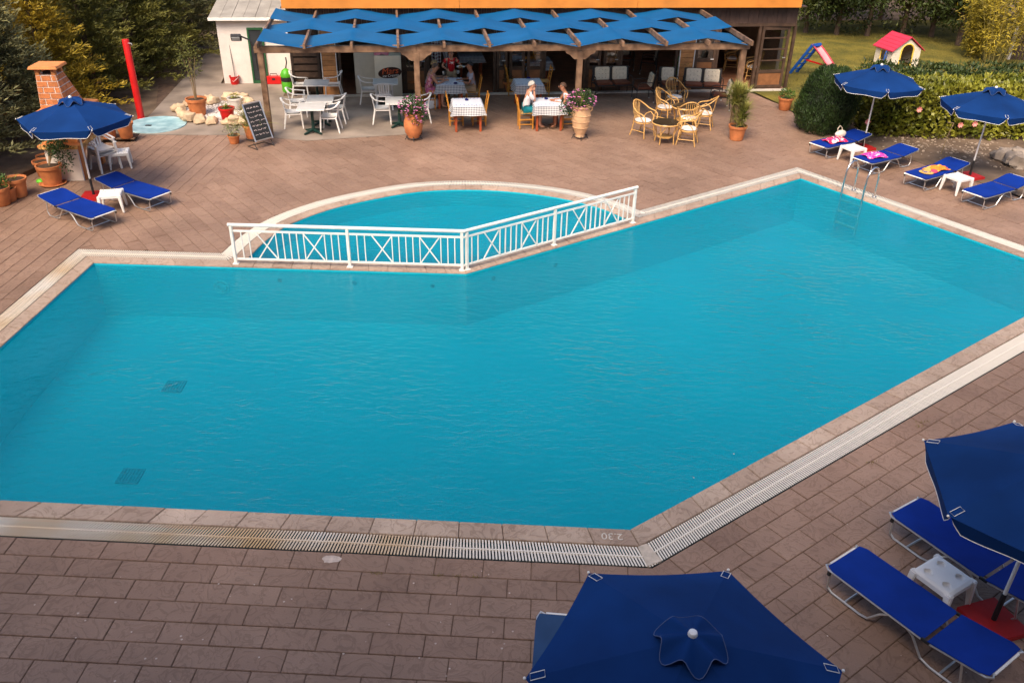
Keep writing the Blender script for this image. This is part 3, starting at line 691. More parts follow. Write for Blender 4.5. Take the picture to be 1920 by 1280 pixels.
# ================================================================ boundary fence of the paddling pool
fence = thing('pool_fence', 'white metal railing with crossed panels between the two pools', 'fence', (F1.x, F1.y, 0))
FH = .80
def FL(P, z): return (P.x-F1.x, P.y-F1.y, z)
fo = .13
fa = [F1+dA*.02+nA*fo, isect(P1+nA*fo, dA, P2+nB*fo, dB), F2-dB*.0+nB*fo]
mb = MB(); mb.tube([FL(fa[0]-dA*.05, FH), FL(fa[1], FH), FL(fa[2]+dB*.05, FH)], .032, 10); mb.build('top_rail', m_white, fence)
for a, b_, d in ((fa[0], fa[1], dA), (fa[1], fa[2], dB)):
    L_ = (b_-a).length; half = L_/2
    ps = [a, a+d*half, b_-d*.04] if d is dA else [a+d*.06, a+d*half, b_]
    for p in ps:
        mb = MB(); mb.box(FL(p, FH/2-.015), (.055, .055, FH-.03), math.atan2(d.y, d.x)); mb.build('post', m_white, fence, bevel=.006)
        mb = MB(); mb.box(FL(p, .014), (.11, .11, .012), math.atan2(d.y, d.x)); mb.build('foot_plate', m_white, fence, False)
    for z_ in (.11, FH-.12):
        mb = MB(); mb.bar(FL(a, z_), FL(b_, z_), .028, .032); mb.build('rail', m_white, fence, False)
    for h_ in range(2):
        s0, s1 = h_*half, (h_+1)*half; span = s1-s0
        # bars, cross, bars, cross, bars
        seq = [(.08, 'b'), (.145, 'b'), (.21, 'x'), (.38, 'b'), (.44, 'b'), (.50, 'b'), (.56, 'b'), (.62, 'b'), (.62, 'x'), (.80, 'b'), (.86, 'b'), (.92, 'b')]
        for t, kd in seq:
            p = a+d*(s0+span*t)
            if kd == 'b':
                mb = MB(); mb.bar(FL(p, .12), FL(p, FH-.125), .022, .018, up=(d.x, d.y, 0)); mb.build('baluster', m_white, fence, False)
            else:
                q = a+d*(s0+span*(t+.17))
                for z0, z1, of in ((.125, FH-.135, .011), (FH-.135, .125, -.011)):
                    o_ = Vector((-d.y, d.x))*of
                    mb = MB(); mb.bar(FL(p+o_, z0), FL(q+o_, z1), .018, .022, up=(d.x, d.y, 0)); mb.build('cross_bar', m_white, fence, False)

# ---- pool ladder
lad = thing('pool_ladder', 'stainless steel pool ladder with two curved handrails', 'ladder', G(1593, 365))
lo = G(1593, 365); m_steel = M('stainless', (.66, .65, .63), .18, .05, 9, metal=1)
eE = (P4-P3).normalized(); nE = Vector((-eE.y, eE.x)); nE = nE if nE.dot(P3-P4+V2((0, 5))) > -99 else nE
inw = (P5-P4).normalized()
lc = P3+eE*((V2(G(1593, 372))-P3).dot(eE))
for s_ in (-.28, .28):
    b0 = lc+eE*s_; pts = []
    for x, z in [(.38, .0), (.38, .45), (.35, .62), (.25, .74), (.1, .77), (-.03, .70), (-.09, .55), (-.10, .3), (-.10, -.2), (-.10, -.85)]:
        q = b0-inw*x; pts.append((q.x-lo.x, q.y-lo.y, z))
    mb = MB(); mb.tube(pts, .024, 10); mb.build('handrail', m_steel, lad, True, 60)
    q = b0-inw*.38; mb = MB(); mb.lathe([(.055, .008), (.055, .02), (.03, .035)], (q.x-lo.x, q.y-lo.y, 0), 14); mb.build('anchor_flange', m_steel, lad)
for z in (-.12, -.40, -.68):
    a, b_ = lc-eE*.26+inw*.10, lc+eE*.26+inw*.10
    mb = MB(); mb.bar((a.x-lo.x, a.y-lo.y, z), (b_.x-lo.x, b_.y-lo.y, z), .09, .03); mb.build('step', M('step_grey', (.22, .34, .36), .4), lad, bevel=.006)

# ================================================================ umbrellas, loungers, side tables
def umbrella_proto():
    t = thing('beach_umbrella', 'x', 'umbrella', group='blue umbrellas around the pool')
    mb = MB(); mb.tube([(0, 0, .42), (0, 0, 2.13)], .019, 10); mb.build('pole', m_white, t)
    mb = MB(); mb.tube([(0, 0, .05), (0, 0, .44)], .027, 10); mb.build('pole_sleeve', m_black, t)
    mb = MB(); mb.box((0, 0, .035), (.5, .5, .07)); mb.build('base_plate', M('red_base', (.42, .012, .012), .55, .15, 6), t, bevel=.008)
    RR, ZA, ZR = 1.17, 2.16, 1.79
    for k in range(6):
        a0, a1 = math.pi/3*k, math.pi/3*(k+1); c0 = Vector((math.cos(a0), math.sin(a0), 0)); c1 = Vector((math.cos(a1), math.sin(a1), 0))
        def pan(s, q, c0=c0, c1=c1):
            r = .12+.88*q; d = c0.lerp(c1, s); sag = -.028*math.sin(math.pi*s)*q*(1.0-.25*q)
            inw = 1-.014*math.sin(math.pi*s)*q
            return (d.x*RR*r*inw, d.y*RR*r*inw, ZA-(ZA-ZR)*(r**1.12)+sag)
        mb = MB(); mb.grid(pan, 8, 8); p_ = mb.build('canopy_panel', m_navy, t, True, 60)
        def val(s, q, c0=c0, c1=c1):
            d = c0.lerp(c1, s); b = pan(s, 1); e = min(s, 1-s)
            drop = .15*min(1, (e/.10)**.6) if e < .10 else .15+.012*math.sin(s*9)
            return (b[0]*(1-.03*q), b[1]*(1-.03*q), b[2]-drop*q)
        mb = MB(); mb.grid(val, 28, 3); mb.build('valance', m_navy, p_, True, 60)
        mb = MB(); mb.tube([val(i/28, 1) for i in range(29)], .005, 5); mb.build('white_piping', m_white, p_)
        mb = MB(); e_ = c0*RR*.96; r_ = c0.cross(Vector((0, 0, 1)))
        mb.bar((c0.x*.1, c0.y*.1, ZA-.05), (c0.x*RR*.985, c0.y*RR*.985, ZR-.012), .012, .012); mb.build('rib', m_alu, t)
        mb = MB(); pts = []
        for du, dv in ((-.03, 0), (.03, 0), (.03, .09), (-.03, .09)):
            r = 1-.03-dv; q = c0*RR*r+r_*du; pts.append((q.x, q.y, ZA-(ZA-ZR)*(r**1.12)+.004))
        mb.tube(pts, .0035, 4, True); mb.blob((c0.x*RR*1.005, c0.y*RR*1.005, ZR+.004), .013, 8, 6); mb.build('corner_pocket', m_white, t)
    def cap(s, q):
        a = 2*math.pi*s; w_ = .5+.5*math.cos(6*a); r = .03+.24*q*(1-.22*w_*q)
        return (r*math.cos(a), r*math.sin(a), ZA+.055-.085*q**1.3+.055*q*w_-.045*q*(1-w_))
    mb = MB(); mb.grid(cap, 60, 6); v_ = mb.build('vent_cap', m_navy, t, True, 60)
    mb = MB(); mb.tube([cap(i/60, 1) for i in range(60)], .004, 4, True); mb.build('cap_piping', M('pale_blue_piping', (.06, .09, .2), .7), v_)
    mb = MB(); mb.lathe([(.03, 0), (.036, .02), (.03, .045), (.012, .055)], (0, 0, ZA+.04), 12); mb.build('finial', m_wplast, t)
    return Proto(t)
umb = umbrella_proto()
umb.put(G(177, 370), R(10), 'blue umbrella with white piping beside the brick barbecue')
umb.put(G(1617, 279), R(22), 'blue umbrella with white piping in front of the rounded dark shrub')
umb.put(G(1817, 333), R(22), 'blue umbrella with white piping rising beside the lounger with the straw hat')
_g = G(1298, 1192, 2.2); umb.put((_g.x, _g.y, 0), R(3), 'navy umbrella covering a faded blue lounger')
umb.put((5.12, 6.26, 0), R(18), 'navy umbrella on a red base beside the white side table with cup holes')

def lounger_proto(fab, name):
    t = thing('sun_lounger', 'x', 'sun lounger', group='blue folding sun loungers around the pool')
    Lg, Wd, Z = 1.88, .58, .31; r = .0125
    def zx(x): return Z+(.11*(1-x/.66) if x < .66 else 0)
    # local x: 0 = head end
    for (a, b_, nm) in ((.05, .64, 'backrest_fabric'), (.68, Lg-.05, 'seat_fabric')):
        def f(s, q, a=a, b_=b_):
            x = a+(b_-a)*s; y = (q-.5)*(Wd+.03); cut = max(0, .08-min(x-.05 if a < .1 else 9, Lg-.05-x if a > .1 else 9))
            y *= 1-1.4*cut*(1 if True else 0)
            return (x, y, zx(x)+.016-.024*math.sin(math.pi*q)*math.sin(math.pi*min(1, max(0, s))))
        mb = MB(); mb.grid(f, 14, 8); mb.grid(lambda s, q: (f(s, q)[0], f(s, q)[1], f(s, q)[2]-.006), 14, 8); mb.build(nm, fab, t, True, 60)
    for s_ in (-1, 1):
        y = s_*Wd/2
        mb = MB(); mb.tube([(.05, y*.72, zx(.05)), (.02, y*.9, zx(.03)), (.07, y, zx(.07)-.012), (.66, y, Z-.016), (1.2, y, Z-.016), (Lg-.07, y, Z-.014), (Lg-.02, y*.9, Z), (Lg-.05, y*.72, Z)], r, 8); mb.build('side_rail', m_alu, t)
        mb = MB(); yy = y*.93
        mb.tube([(.30, yy, zx(.3)-.02), (.25, yy, .1), (.30, yy, .025), (.55, yy, .02), (.66, yy, .05), (.80, yy, .24), (.92, yy, Z-.015)], r, 8); mb.build('leg', m_alu, t)
        mb = MB(); mb.tube([(1.05, yy, Z-.015), (1.16, yy, .2), (1.27, yy, .04), (1.36, yy, .02), (1.72, yy, .02), (1.78, yy, .06), (1.79, yy, Z-.015)], r, 8); mb.build('leg', m_alu, t)
        mb = MB(); mb.box((.66, y*1.02, Z), (.09, .03, .035)); mb.build('hinge', m_black, t, bevel=.005)
        mb = MB(); mb.box((1.79, y*1.0, Z-.05), (.035, .03, .06)); mb.build('clamp', m_black, t, bevel=.005)
    for x, z in ((.45, .02), (1.55, .02)):
        mb = MB(); mb.tube([(x, -Wd/2*.93, z), (x, Wd/2*.93, z)], r, 8); mb.build('floor_bar', m_alu, t)
    for x, z in ((.035, zx(.03)), (Lg-.035, Z)):
        mb = MB(); mb.tube([(x, -Wd*.36, z), (x, Wd*.36, z)], r*1.1, 8); mb.build('end_bar', m_wplast, t)
    return t
lou = Proto(lounger_proto(m_blue, 'blue'))
def put_lounger(head, foot, label, proto=lou, z=.31):
    """head / foot: pixel midpoints of the two ends"""
    a = G(*head, z); b_ = G(*foot, z); an = math.atan2((b_-a).y, (b_-a).x); c = (a+b_)/2; d = Vector((math.cos(an), math.sin(an), 0))
    p = c-d*.94; return proto.put((p.x, p.y, 0.006), an, label)
def mid2(a, b_): return ((a[0]+b_[0])/2, (a[1]+b_[1])/2)
put_lounger((105.5, 372), (185, 399), 'empty blue lounger at the poolside in front of the brick barbecue')
put_lounger((209, 340), (291, 364), 'empty blue lounger behind the white side table near the barbecue')
LR1 = put_lounger((1615, 255), (1535.5, 273), 'blue lounger holding a white handbag and red towel')
LR2 = put_lounger((1700.5, 283), (1620, 301), 'blue lounger holding only a crumpled pink towel')
LR3 = put_lounger((1794, 309), (1718, 330.5), 'blue lounger holding an orange towel and straw hat')
put_lounger((1909, 341), (1827.5, 364), 'empty blue lounger beside the garden rocks')
a1 = G(1575, 1039, .31); d1 = (G(1920, 1243, .31)-G(1609.7, 1026, .31)).normalized()
def lounger_from(fp, d, label, proto=lou):
    h = fp+d*1.88; return proto.put((h.x, h.y, .006), math.atan2(-d.y, -d.x), label)
lounger_from(a1, d1, 'empty blue lounger between the white side table and the navy umbrella over a lounger')
a2 = G(1692, 945, .31); d2 = (G(1920, 1060.6, .31)-G(1721, 930.6, .31)).normalized()
lounger_from(a2, d2, 'empty blue lounger on the far side of the white table with cup holes')
fad = lounger_proto(m_faded, 'faded'); fad['label'] = 'faded blue lounger half hidden under the navy umbrella'
h0 = G(1012, 1158, .31); fd = (G(1003, 1275, .31)-h0).normalized(); sd_ = Vector((-fd.y, fd.x, 0))
if sd_.x < 0: sd_ = -sd_
hc = h0+sd_*.27; fad.location = (hc.x, hc.y, .006); fad.rotation_euler = (0, 0, math.atan2(fd.y, fd.x))

def stool_proto():
    t = thing('side_table', 'x', 'side table', group='white plastic poolside tables')
    W_, H_ = .44, .40
    mb = MB()
    def top(s, q):
        x, y = (s-.5)*W_, (q-.5)*W_; z = H_
        for cx, cy in ((-.11, -.11), (.11, -.11), (-.11, .11), (.11, .11)):
            d = math.hypot(x-cx, y-cy)
            if d < .042: z = H_-.03
        e = max(abs(x), abs(y)); z -= max(0, e-.19)*.5
        return (x, y, z)
    mb.grid(top, 44, 44); mb.build('table_top', m_wplast, t, True, 50)
    mb = MB()
    for s_ in (-1, 1):
        for ax in (0, 1):
            c = (s_*W_/2*.985, 0, H_-.045) if ax == 0 else (0, s_*W_/2*.985, H_-.045)
            mb.box(c, (.012, W_*.8, .06) if ax == 0 else (W_*.8, .012, .06))
    mb.build('apron', m_wplast, t, bevel=.004)
    for sx in (-1, 1):
        for sy in (-1, 1):
            mb = MB(); mb.bar((sx*.2, sy*.2, H_-.01), (sx*.235, sy*.235, .0), .085, .075, w2=.045, h2=.04); mb.build('leg', m_wplast, t, bevel=.012)
    return Proto(t)
stl = stool_proto()
stl.put(G(207, 364, .36)*1 + Vector((0, 0, -.36+.006)), R(15), 'white plastic side table between two blue loungers near the barbecue')
for q, rt, lb in (((1601, 275), 25, 'white plastic side table beside the lounger with the white handbag'), ((1798.5, 330), 25, 'white plastic side table beside the lounger with the straw hat'), ((1770, 1077), 32, 'white plastic side table with four cup holes beside a red umbrella base')):
    p = G(*q, .40); stl.put((p.x, p.y, .006), R(rt), lb)
p = G(222, 283, .40); stl.put((p.x, p.y, .006), R(20), 'white plastic side table next to the stacked armchairs')

# ---- things lying on the loungers
def crumple(name, label, cat, px, z, rx, ry, h, mat, rot=0, seed=1):
    P = G(*px, z)
    def f(s, q):
        x, y = (s-.5)*2, (q-.5)*2; e = max(0, 1-(x*x+y*y)*.75)
        n_ = noise.noise(Vector((x*2.2+seed*7, y*2.2, seed)))*.9+noise.noise(Vector((x*5+seed, y*5, 3)))*.4
        wob = 1+.22*noise.noise(Vector((math.atan2(y, x)*1.5, seed, 0)))
        return (x*rx*wob, y*ry*wob, max(.0, h*(e**.6)*(.75+n_*.6)))
    mb = MB(); mb.grid(f, 28, 28); o = mb.build(name, mat, None, True, 70); o.location = P; o.rotation_euler = (0, 0, rot); return tag(o, label, cat)
m_pink = spotted('pink_towel', (.75, .02, .30), (.85, .12, .42), 22, .6, (.85, .5, .6))
m_redt = spotted('red_towel', (.72, .01, .08), (.85, .10, .30), 16, .55, (.85, .65, .65))
m_ora = spotted('orange_towel', (.85, .22, .02), (.85, .45, .08), 9, .5, (.75, .05, .12))
crumple('beach_towel', 'red and pink patterned towel on the lounger with the handbag', 'towel', (1566, 264), .335, .30, .19, .10, m_redt, .4, 1)
crumple('beach_towel', 'crumpled hot pink towel alone on a blue lounger', 'towel', (1639, 292), .33, .28, .20, .09, m_pink, .3, 2)
crumple('beach_towel', 'orange and red towel behind the straw hat', 'towel', (1756, 317), .335, .30, .17, .09, m_ora, .5, 3)
hp = G(1737, 323, .33); hat = thing('straw_hat', 'tan straw hat lying on a blue lounger beside the orange towel', 'hat', hp, .3)
m_hat = M('hat_straw', (.62, .36, .10), .8, .2, 40, .4, 150)
mb = MB(); mb.lathe([(.16, 0), (.165, .008), (.10, .018), (.09, .06), (.08, .095), (.04, .11), (.0, .112)], (0, 0, 0), 20, .05); mb.build('crown_and_brim', m_hat, hat)
mb = MB(); mb.lathe([(.099, .02), (.101, .04), (.095, .042)], (0, 0, .001), 20); mb.build('hat_band', M('hat_band', (.12, .14, .35), .8), hat)
bp_ = G(1575, 257, .36); bag = thing('handbag', 'white handbag with a loop handle lying on a blue lounger', 'handbag', bp_, .5)
mb = MB(); mb.blob((0, 0, .085), (.19, .09, .10), 14, 10, .12, None, -.085); mb.build('bag_body', M('white_leather', (.66, .60, .52), .5, .1), bag)
mb = MB(); mb.tube([(-.12+.0, .0, .14), (-.13, .02, .24), (-.05, .03, .30), (.03, .02, .24), (.04, 0, .15)], .012, 8); mb.build('bag_handle', M('bag_trim', (.55, .46, .36), .5), bag)

# ================================================================ white plastic tables and armchairs
def wtable_proto():
    t = thing('bistro_table', 'x', 'table', group='square grey tables on green pedestals')
    mb = MB(); mb.box((0, 0, .715), (.72, .72, .03)); tp = mb.build('table_top', m_grey, t, bevel=.01)
    mb = MB()
    for s_ in (-1, 1): mb.box((s_*.362, 0, .714), (.014, .738, .036)); mb.box((0, s_*.362, .714), (.71, .014, .036))
    mb.build('rim', m_wplast, tp, bevel=.004)
    mb = MB(); mb.lathe([(.055, .08), (.042, .2), (.042, .6), (.07, .70)], (0, 0, 0), 14); mb.build('pedestal', m_green, t)
    for k in range(4):
        a = math.pi/4+math.pi/2*k; mb = MB(); mb.bar((.03*math.cos(a), .03*math.sin(a), .085), (.33*math.cos(a), .33*math.sin(a), .022), .075, .07, w2=.06, h2=.035); mb.build('foot', m_green, t, bevel=.01)
    return Proto(t)
wt = wtable_proto(); TROT = BA
def put_table(px, label, rot=TROT): p = G(*px, .73); wt.put((p.x, p.y, .006), rot, label)
put_table((593, 155), 'grey square table by the slatted panel with a white chair each side')
put_table((600, 185), 'grey square table pushed behind another near the chalkboard')
put_table((583.5, 199.6), 'grey square table pushed in front of another near the chalkboard')
put_table((722.5, 153), 'grey square table in front of the ice cream freezer')
put_table((747.5, 188.5), 'grey square table behind the flowering round terracotta pot')

def wchair_proto(name='plastic_armchair'):
    t = thing(name, 'x', 'armchair', group='white plastic armchairs')
    def seat(s, q):
        x = -.20+.43*s; y = (q-.5)*(.44-.04*(1-s)); return (x, y, .42+.03*(abs(q-.5)*2)**3-.015*math.sin(math.pi*s)+.01*s)
    mb = MB(); mb.grid(seat, 8, 8); mb.grid(lambda s, q: (seat(s, q)[0], seat(s, q)[1], seat(s, q)[2]-.02), 8, 8); mb.box((.0, 0, .40), (.40, .42, .03)); mb.build('seat', m_wplast, t, True, 50)
    for s_ in (-1, 1):
        mb = MB(); mb.bar((.20, s_*.23, .66), (.24, s_*.26, 0), .055, .04, w2=.05, h2=.035); mb.build('leg', m_wplast, t, bevel=.008)
        mb = MB(); mb.bar((-.19, s_*.20, .44), (-.28, s_*.24, 0), .055, .04, w2=.05, h2=.035); mb.build('leg', m_wplast, t, bevel=.008)
        mb = MB(); pts = [(.24, s_*.245, .655), (.1, s_*.27, .665), (-.08, s_*.275, .68), (-.2, s_*.25, .72), (-.27, s_*.17, .78), (-.30, 0, .81)]
        prev = None
        for p, q in zip(pts, pts[1:]): mb.bar(p, q, .055, .022)
        mb.build('armrest', m_wplast, t, bevel=.006)
    back = MB(); back.bar((-.215, -.2, .45), (-.215, .2, .45), .02, .05); bk = back.build('backrest', m_wplast, t, bevel=.005)
    for k in range(5):
        y = -.14+.07*k; mb = MB(); mb.bar((-.215, y*.9, .46), (-.285+.12*abs(y), y*1.0, .79-.35*abs(y)), .012, .045, up=(0, 1, 0)); mb.build('slat', m_wplast, bk, bevel=.004)
    return Proto(t)
wc = wchair_proto(); F_R, F_L, F_B, F_F = BA, BA+math.pi, BA+math.pi/2, BA-math.pi/2     # facing along +u, -u, away, towards the pool
for q, rt, lb in (
    ((566, 183), F_R, 'white plastic armchair on the left of the table by the slatted panel'),
    ((627, 183), F_L, 'white plastic armchair on the right of the table by the slatted panel'),
    ((561, 217), F_R+.1, 'white plastic armchair left of the rear table of the pushed-together pair'),
    ((553, 238), F_R+.1, 'white plastic armchair beside the chalkboard at the paired tables'),
    ((621, 246), F_L-.1, 'white plastic armchair right of the front table of the pushed-together pair'),
    ((633, 229), F_L-.1, 'white plastic armchair right of the rear table of the pushed-together pair'),
    ((693, 193), F_R, 'white plastic armchair left of the table in front of the freezer'),
    ((722, 203), F_B, 'white plastic armchair with its slatted back to the pool at the freezer table'),
    ((732, 170), F_F, 'white plastic armchair between the freezer and its table'),
    ((718, 230), F_R, 'white plastic armchair left of the table behind the flowering pot'),
    ((790, 228), F_L, 'white plastic armchair hidden behind the round flowering terracotta pot')):
    p = G(*q); wc.put((p.x, p.y, .006), rt, lb)
p = G(200, 318); wc.put((p.x, p.y, .006), R(-35), 'white plastic armchair at the bottom of the stack near the barbecue')
wc.put((p.x-.03, p.y+.02, .10), R(-35), 'white plastic armchair on top of the stack near the barbecue')

# ================================================================ taverna tables and chairs
def tav_table_proto():
    t = thing('taverna_table', 'x', 'table', group='red-legged taverna tables')
    mb = MB(); mb.box((0, 0, .725), (.78, .78, .03)); mb.build('table_top', m_redwood, t, bevel=.006)
    for sx in (-1, 1):
        for sy in (-1, 1): mb = MB(); mb.box((sx*.34, sy*.34, .355), (.06, .06, .71)); mb.build('leg', m_redwood, t, bevel=.006)
    mb = MB()
    for s_ in (-1, 1): mb.box((s_*.34, 0, .66), (.03, .61, .09)); mb.box((0, s_*.34, .66), (.61, .03, .09))
    mb.build('apron', m_redwood, t, False)
    return Proto(t)
tt = tav_table_proto()
def cloth(loc, rot, label, cat='tablecloth', drop=.27, W_=.82):
    t = thing('tablecloth', label, cat, loc, rot, 'checked tablecloths')
    N = 40; E_ = W_/2+drop
    def f(s, q):
        x, y = (s-.5)*2*E_, (q-.5)*2*E_; h = W_/2
        ox, oy = max(0, abs(x)-h), max(0, abs(y)-h); o_ = max(ox, oy); X = max(-h, min(h, x)); Y = max(-h, min(h, y)); z = .742
        if o_ > 0:
            fl = .02+.03*math.sin(9*(x if oy > ox else y)+rot*3)+.02
            k_ = min(1, o_/.05); z = .742-o_*(.97 if min(ox, oy) < .02 else .97)+0
            sx, sy = (1 if x > 0 else -1), (1 if y > 0 else -1)
            X += sx*(ox*.12 + (fl*o_/drop if ox >= oy else 0)+(.25*ox if oy > ox and ox > 0 else 0)); Y += sy*(oy*.12 + (fl*o_/drop if oy >= ox else 0)+(.25*oy if ox >= oy and oy > 0 else 0))
        return (X, Y, z)
    mb = MB(); mb.grid(f, N, N, lambda s, q: (s*2*E_, q*2*E_)); mb.build('checked_cloth', m_ging, t, True, 80)
    def g(s, q):
        x, y = (s-.5)*.86, (q-.5)*.86; o_ = max(0, abs(x)-.41, abs(y)-.41); return (x, y, .7475-o_*1.6+.001*math.sin(x*20))
    mb = MB(); mb.grid(g, 24, 24); pp = mb.build('paper_topper', M('paper', (.60, .62, .70), .6, .06, 4), t, True, 60)
    mk = MB()
    for k in range(7):
        for sy in (-1, 1): mk.box(((k-3)*.11+random.uniform(-.01, .01), sy*.34, .7505), (.045, .03, .001), random.uniform(0, 1))
    mk.build('blue_print', M('blue_print', (.02, .08, .35), .6), pp, False)
    return t
def ashtray(px, label):
    p = G(*px, .76); o = MB().lathe([(.0, 0), (.05, 0), (.055, .035), (.042, .035), (.038, .012), (.0, .012)], (0, 0, 0), 16).build('ashtray', M('cobalt_glass', (.01, .015, .14), .2), None); o.location = (p.x, p.y, .757); return tag(o, label, 'ashtray', 'cobalt blue ashtrays')
TT = [((843, 152), 'red-legged table where three diners sit below the waitress', 'checked cloth on the table with the white mugs'), ((876, 191), 'red-legged table with two empty chairs pushed under', 'checked cloth on the empty table with two chairs pushed in'), ((1027, 190), 'red-legged table where the white-haired diner sits', 'checked cloth on the table of the white-haired diner'), ((990.5, 153), 'red-legged table behind the white-haired diner', 'checked cloth on the empty table behind the white-haired diner'), ((1009, 111), 'red-legged table just inside the glazed front', 'checked cloth on the table inside the glazed front')]
for q, lb, lc_ in TT:
    p = G(*q, .75); tt.put((p.x, p.y, .006), BA, lb); cloth((p.x, p.y, .006), BA, lc_)
ashtray((854, 157), 'dark blue ashtray on the table with three diners'); ashtray((875, 188), 'dark blue ashtray on the empty table in front'); ashtray((1024, 186), 'dark blue ashtray on the table of the white-haired diner'); ashtray((991, 147), 'dark blue ashtray on the empty table behind the white-haired diner')
for q, lb in (((832, 140), 'white mug in front of the diner in the striped top'), ((858, 138), 'white mug standing near the waitress')):
    p = G(*q, .76); mg = thing('mug', lb, 'mug', (p.x, p.y, .757), .5, 'white mugs'); mb = MB(); mb.lathe([(.0, 0), (.036, 0), (.04, .095), (.035, .095), (.032, .01), (0, .01)], (0, 0, 0), 14); mb.build('cup', m_wplast, mg)
    mb = MB(); mb.tube([(.038, 0, .075), (.065, 0, .07), (.065, 0, .035), (.038, 0, .025)], .006, 6); mb.build('handle', m_wplast, mg)
def tchair_proto():
    t = thing('wooden_chair', 'x', 'chair', group='wooden taverna chairs')
    mb = MB(); mb.grid(lambda s, q: (-.19+.39*s, (q-.5)*(.38+.04*s), .452-.012*math.sin(math.pi*s)*math.sin(math.pi*q)), 8, 8); mb.box((.0, 0, .437), (.37, .37, .02)); mb.build('seat', m_straw, t, True, 50)
    for s_ in (-1, 1):
        mb = MB(); mb.box((.19, s_*.19, .225), (.035, .035, .45)); mb.build('leg', m_chairw, t, bevel=.005)
        mb = MB(); mb.bar((-.18, s_*.175, 0), (-.19, s_*.175, .45), .035, .035); mb.bar((-.19, s_*.175, .45), (-.27, s_*.18, .90), .035, .032); mb.build('leg', m_chairw, t, bevel=.004)
        mb = MB()
        for z in (.14, .28): mb.bar((-.18, s_*.18, z), (.19, s_*.19, z), .02, .022)
        mb.build('stretcher', m_chairw, t, False)
    for z, h in ((.56, .05), (.69, .05), (.83, .075)):
        mb = MB(); x = -.19-.08*(z-.45)/.45
        for i in range(6):
            y0, y1 = -.17+.34*i/6, -.17+.34*(i+1)/6; c = lambda y: x-.025*(1-(y/.17)**2); mb.bar((c(y0), y0, z), (c(y1), y1, z), .015, h)
        mb.build('back_slat', m_chairw, t, False)
    mb = MB()
    for x, z in ((.19, .2), (.19, .33), (-.185, .22)): mb.bar((x, -.18, z), (x, .18, z), .02, .022)
    mb.build('cross_stretcher', m_chairw, t, False)
    return Proto(t)
tc_ = tchair_proto()

for q, rt, lb in (
    ((855, 233), F_R, 'wooden chair tucked under the left side of the empty front table'), ((898, 233), F_L, 'wooden chair tucked under the right side of the empty front table'),
    ((963, 178), F_R, 'wooden chair left of the table behind the white-haired diner'), ((1017, 178), F_L, 'wooden chair right of the table behind the white-haired diner'), ((994, 160), F_F, 'wooden chair facing the pool at the table behind the white-haired diner'),
    ((1006, 138), F_B, 'wooden chair with its back to the pool at the indoor table')):
    p = G(*q); tc_.put((p.x, p.y, .006), rt, lb)

# ================================================================ rattan set
def rchair_proto():
    t = thing('rattan_chair', 'x', 'armchair', group='honey rattan armchairs'); r = .016
    mb = MB(); mb.blob((0, 0, .43), (.23, .23, .045), 16, 8); mb.build('cushion', M('white_cushion', (.72, .66, .62), .85, .08, 12), t)
    mb = MB(); mb.tube([(.22*math.cos(a), .23*math.sin(a), .385) for a in [2*math.pi*k/20 for k in range(20)]], r*1.2, 8, True); mb.build('seat_ring', m_rattan, t)
    hoop = [(.27, -.25, .42), (.27, -.28, .58), (.17, -.30, .66), (-.02, -.29, .70), (-.18, -.24, .80), (-.29, -.12, .90), (-.32, 0, .93), (-.29, .12, .90), (-.18, .24, .80), (-.02, .29, .70), (.17, .30, .66), (.27, .28, .58), (.27, .25, .42)]
    mb = MB(); mb.tube([Vector((p[0], p[1], p[2])) for p in catmull([Vector(p) for p in hoop], 3)], r, 8); mb.build('back_hoop', m_rattan, t)
    for s_ in (-1, 1):
        mb = MB(); mb.tube([(.21, s_*.21, .42), (.23, s_*.22, .2), (.26, s_*.24, 0)], r, 8); mb.build('leg', m_rattan, t)
        mb = MB(); mb.tube([(-.17, s_*.19, .40), (-.2, s_*.2, .2), (-.25, s_*.22, 0)], r, 8); mb.build('leg', m_rattan, t)
        mb = MB(); mb.tube([(-.19, s_*.20, .39), (-.1, s_*.27, .55), (.03, s_*.285, .62), (.14, s_*.27, .55), (.2, s_*.21, .40)], r*.8, 6); mb.build('arm_hoop', m_rattan, t)
        mb = MB(); mb.tube([(.24, s_*.225, .16), (-.22, s_*.205, .16)], r*.7, 6); mb.build('stretcher', m_rattan, t)
    for k in range(6):
        y = -.125+.05*k; mb = MB(); mb.tube([(-.19, y*.8, .40), (-.25, y, .62), (-.315+abs(y)*.3, y*1.15, .925-abs(y)*.3)], r*.5, 6); mb.build('back_spindle', m_rattan, t)
    return Proto(t)
rc_ = rchair_proto()
def rtable_proto():
    t = thing('rattan_table', 'x', 'table', group='round rattan tables with glass tops'); r = .016
    mb = MB(); mb.lathe([(0, .555), (.36, .555), (.365, .563), (.36, .57), (0, .57)], (0, 0, 0), 32); mb.build('glass_top', M('dark_glass', (.05, .035, .02), .08, .2, 3, spec=.6), t)
    mb = MB(); mb.tube([(.37*math.cos(a), .37*math.sin(a), .545) for a in [2*math.pi*k/28 for k in range(28)]], r*1.15, 8, True); mb.build('rim', m_rattan, t)
    mb = MB(); mb.lathe([(0, .17), (.22, .17), (.22, .19), (0, .19)], (0, 0, 0), 20); mb.build('shelf', m_rattan, t)
    for k in range(4):
        a = math.pi/4+k*math.pi/2; c, d = math.cos(a), math.sin(a)
        mb = MB(); mb.tube([(.33*c, .33*d, .54), (.26*c, .26*d, .3), (.28*c, .28*d, 0)], r, 8); mb.build('leg', m_rattan, t)
        mb = MB(); a2_ = a+.55; mb.tube([(.35*math.cos(a2_), .35*math.sin(a2_), .535), (.3*math.cos(a+.2), .3*math.sin(a+.2), .36), (.27*c, .27*d, .26)], r*.7, 6); mb.build('brace', m_rattan, t)
    return Proto(t)
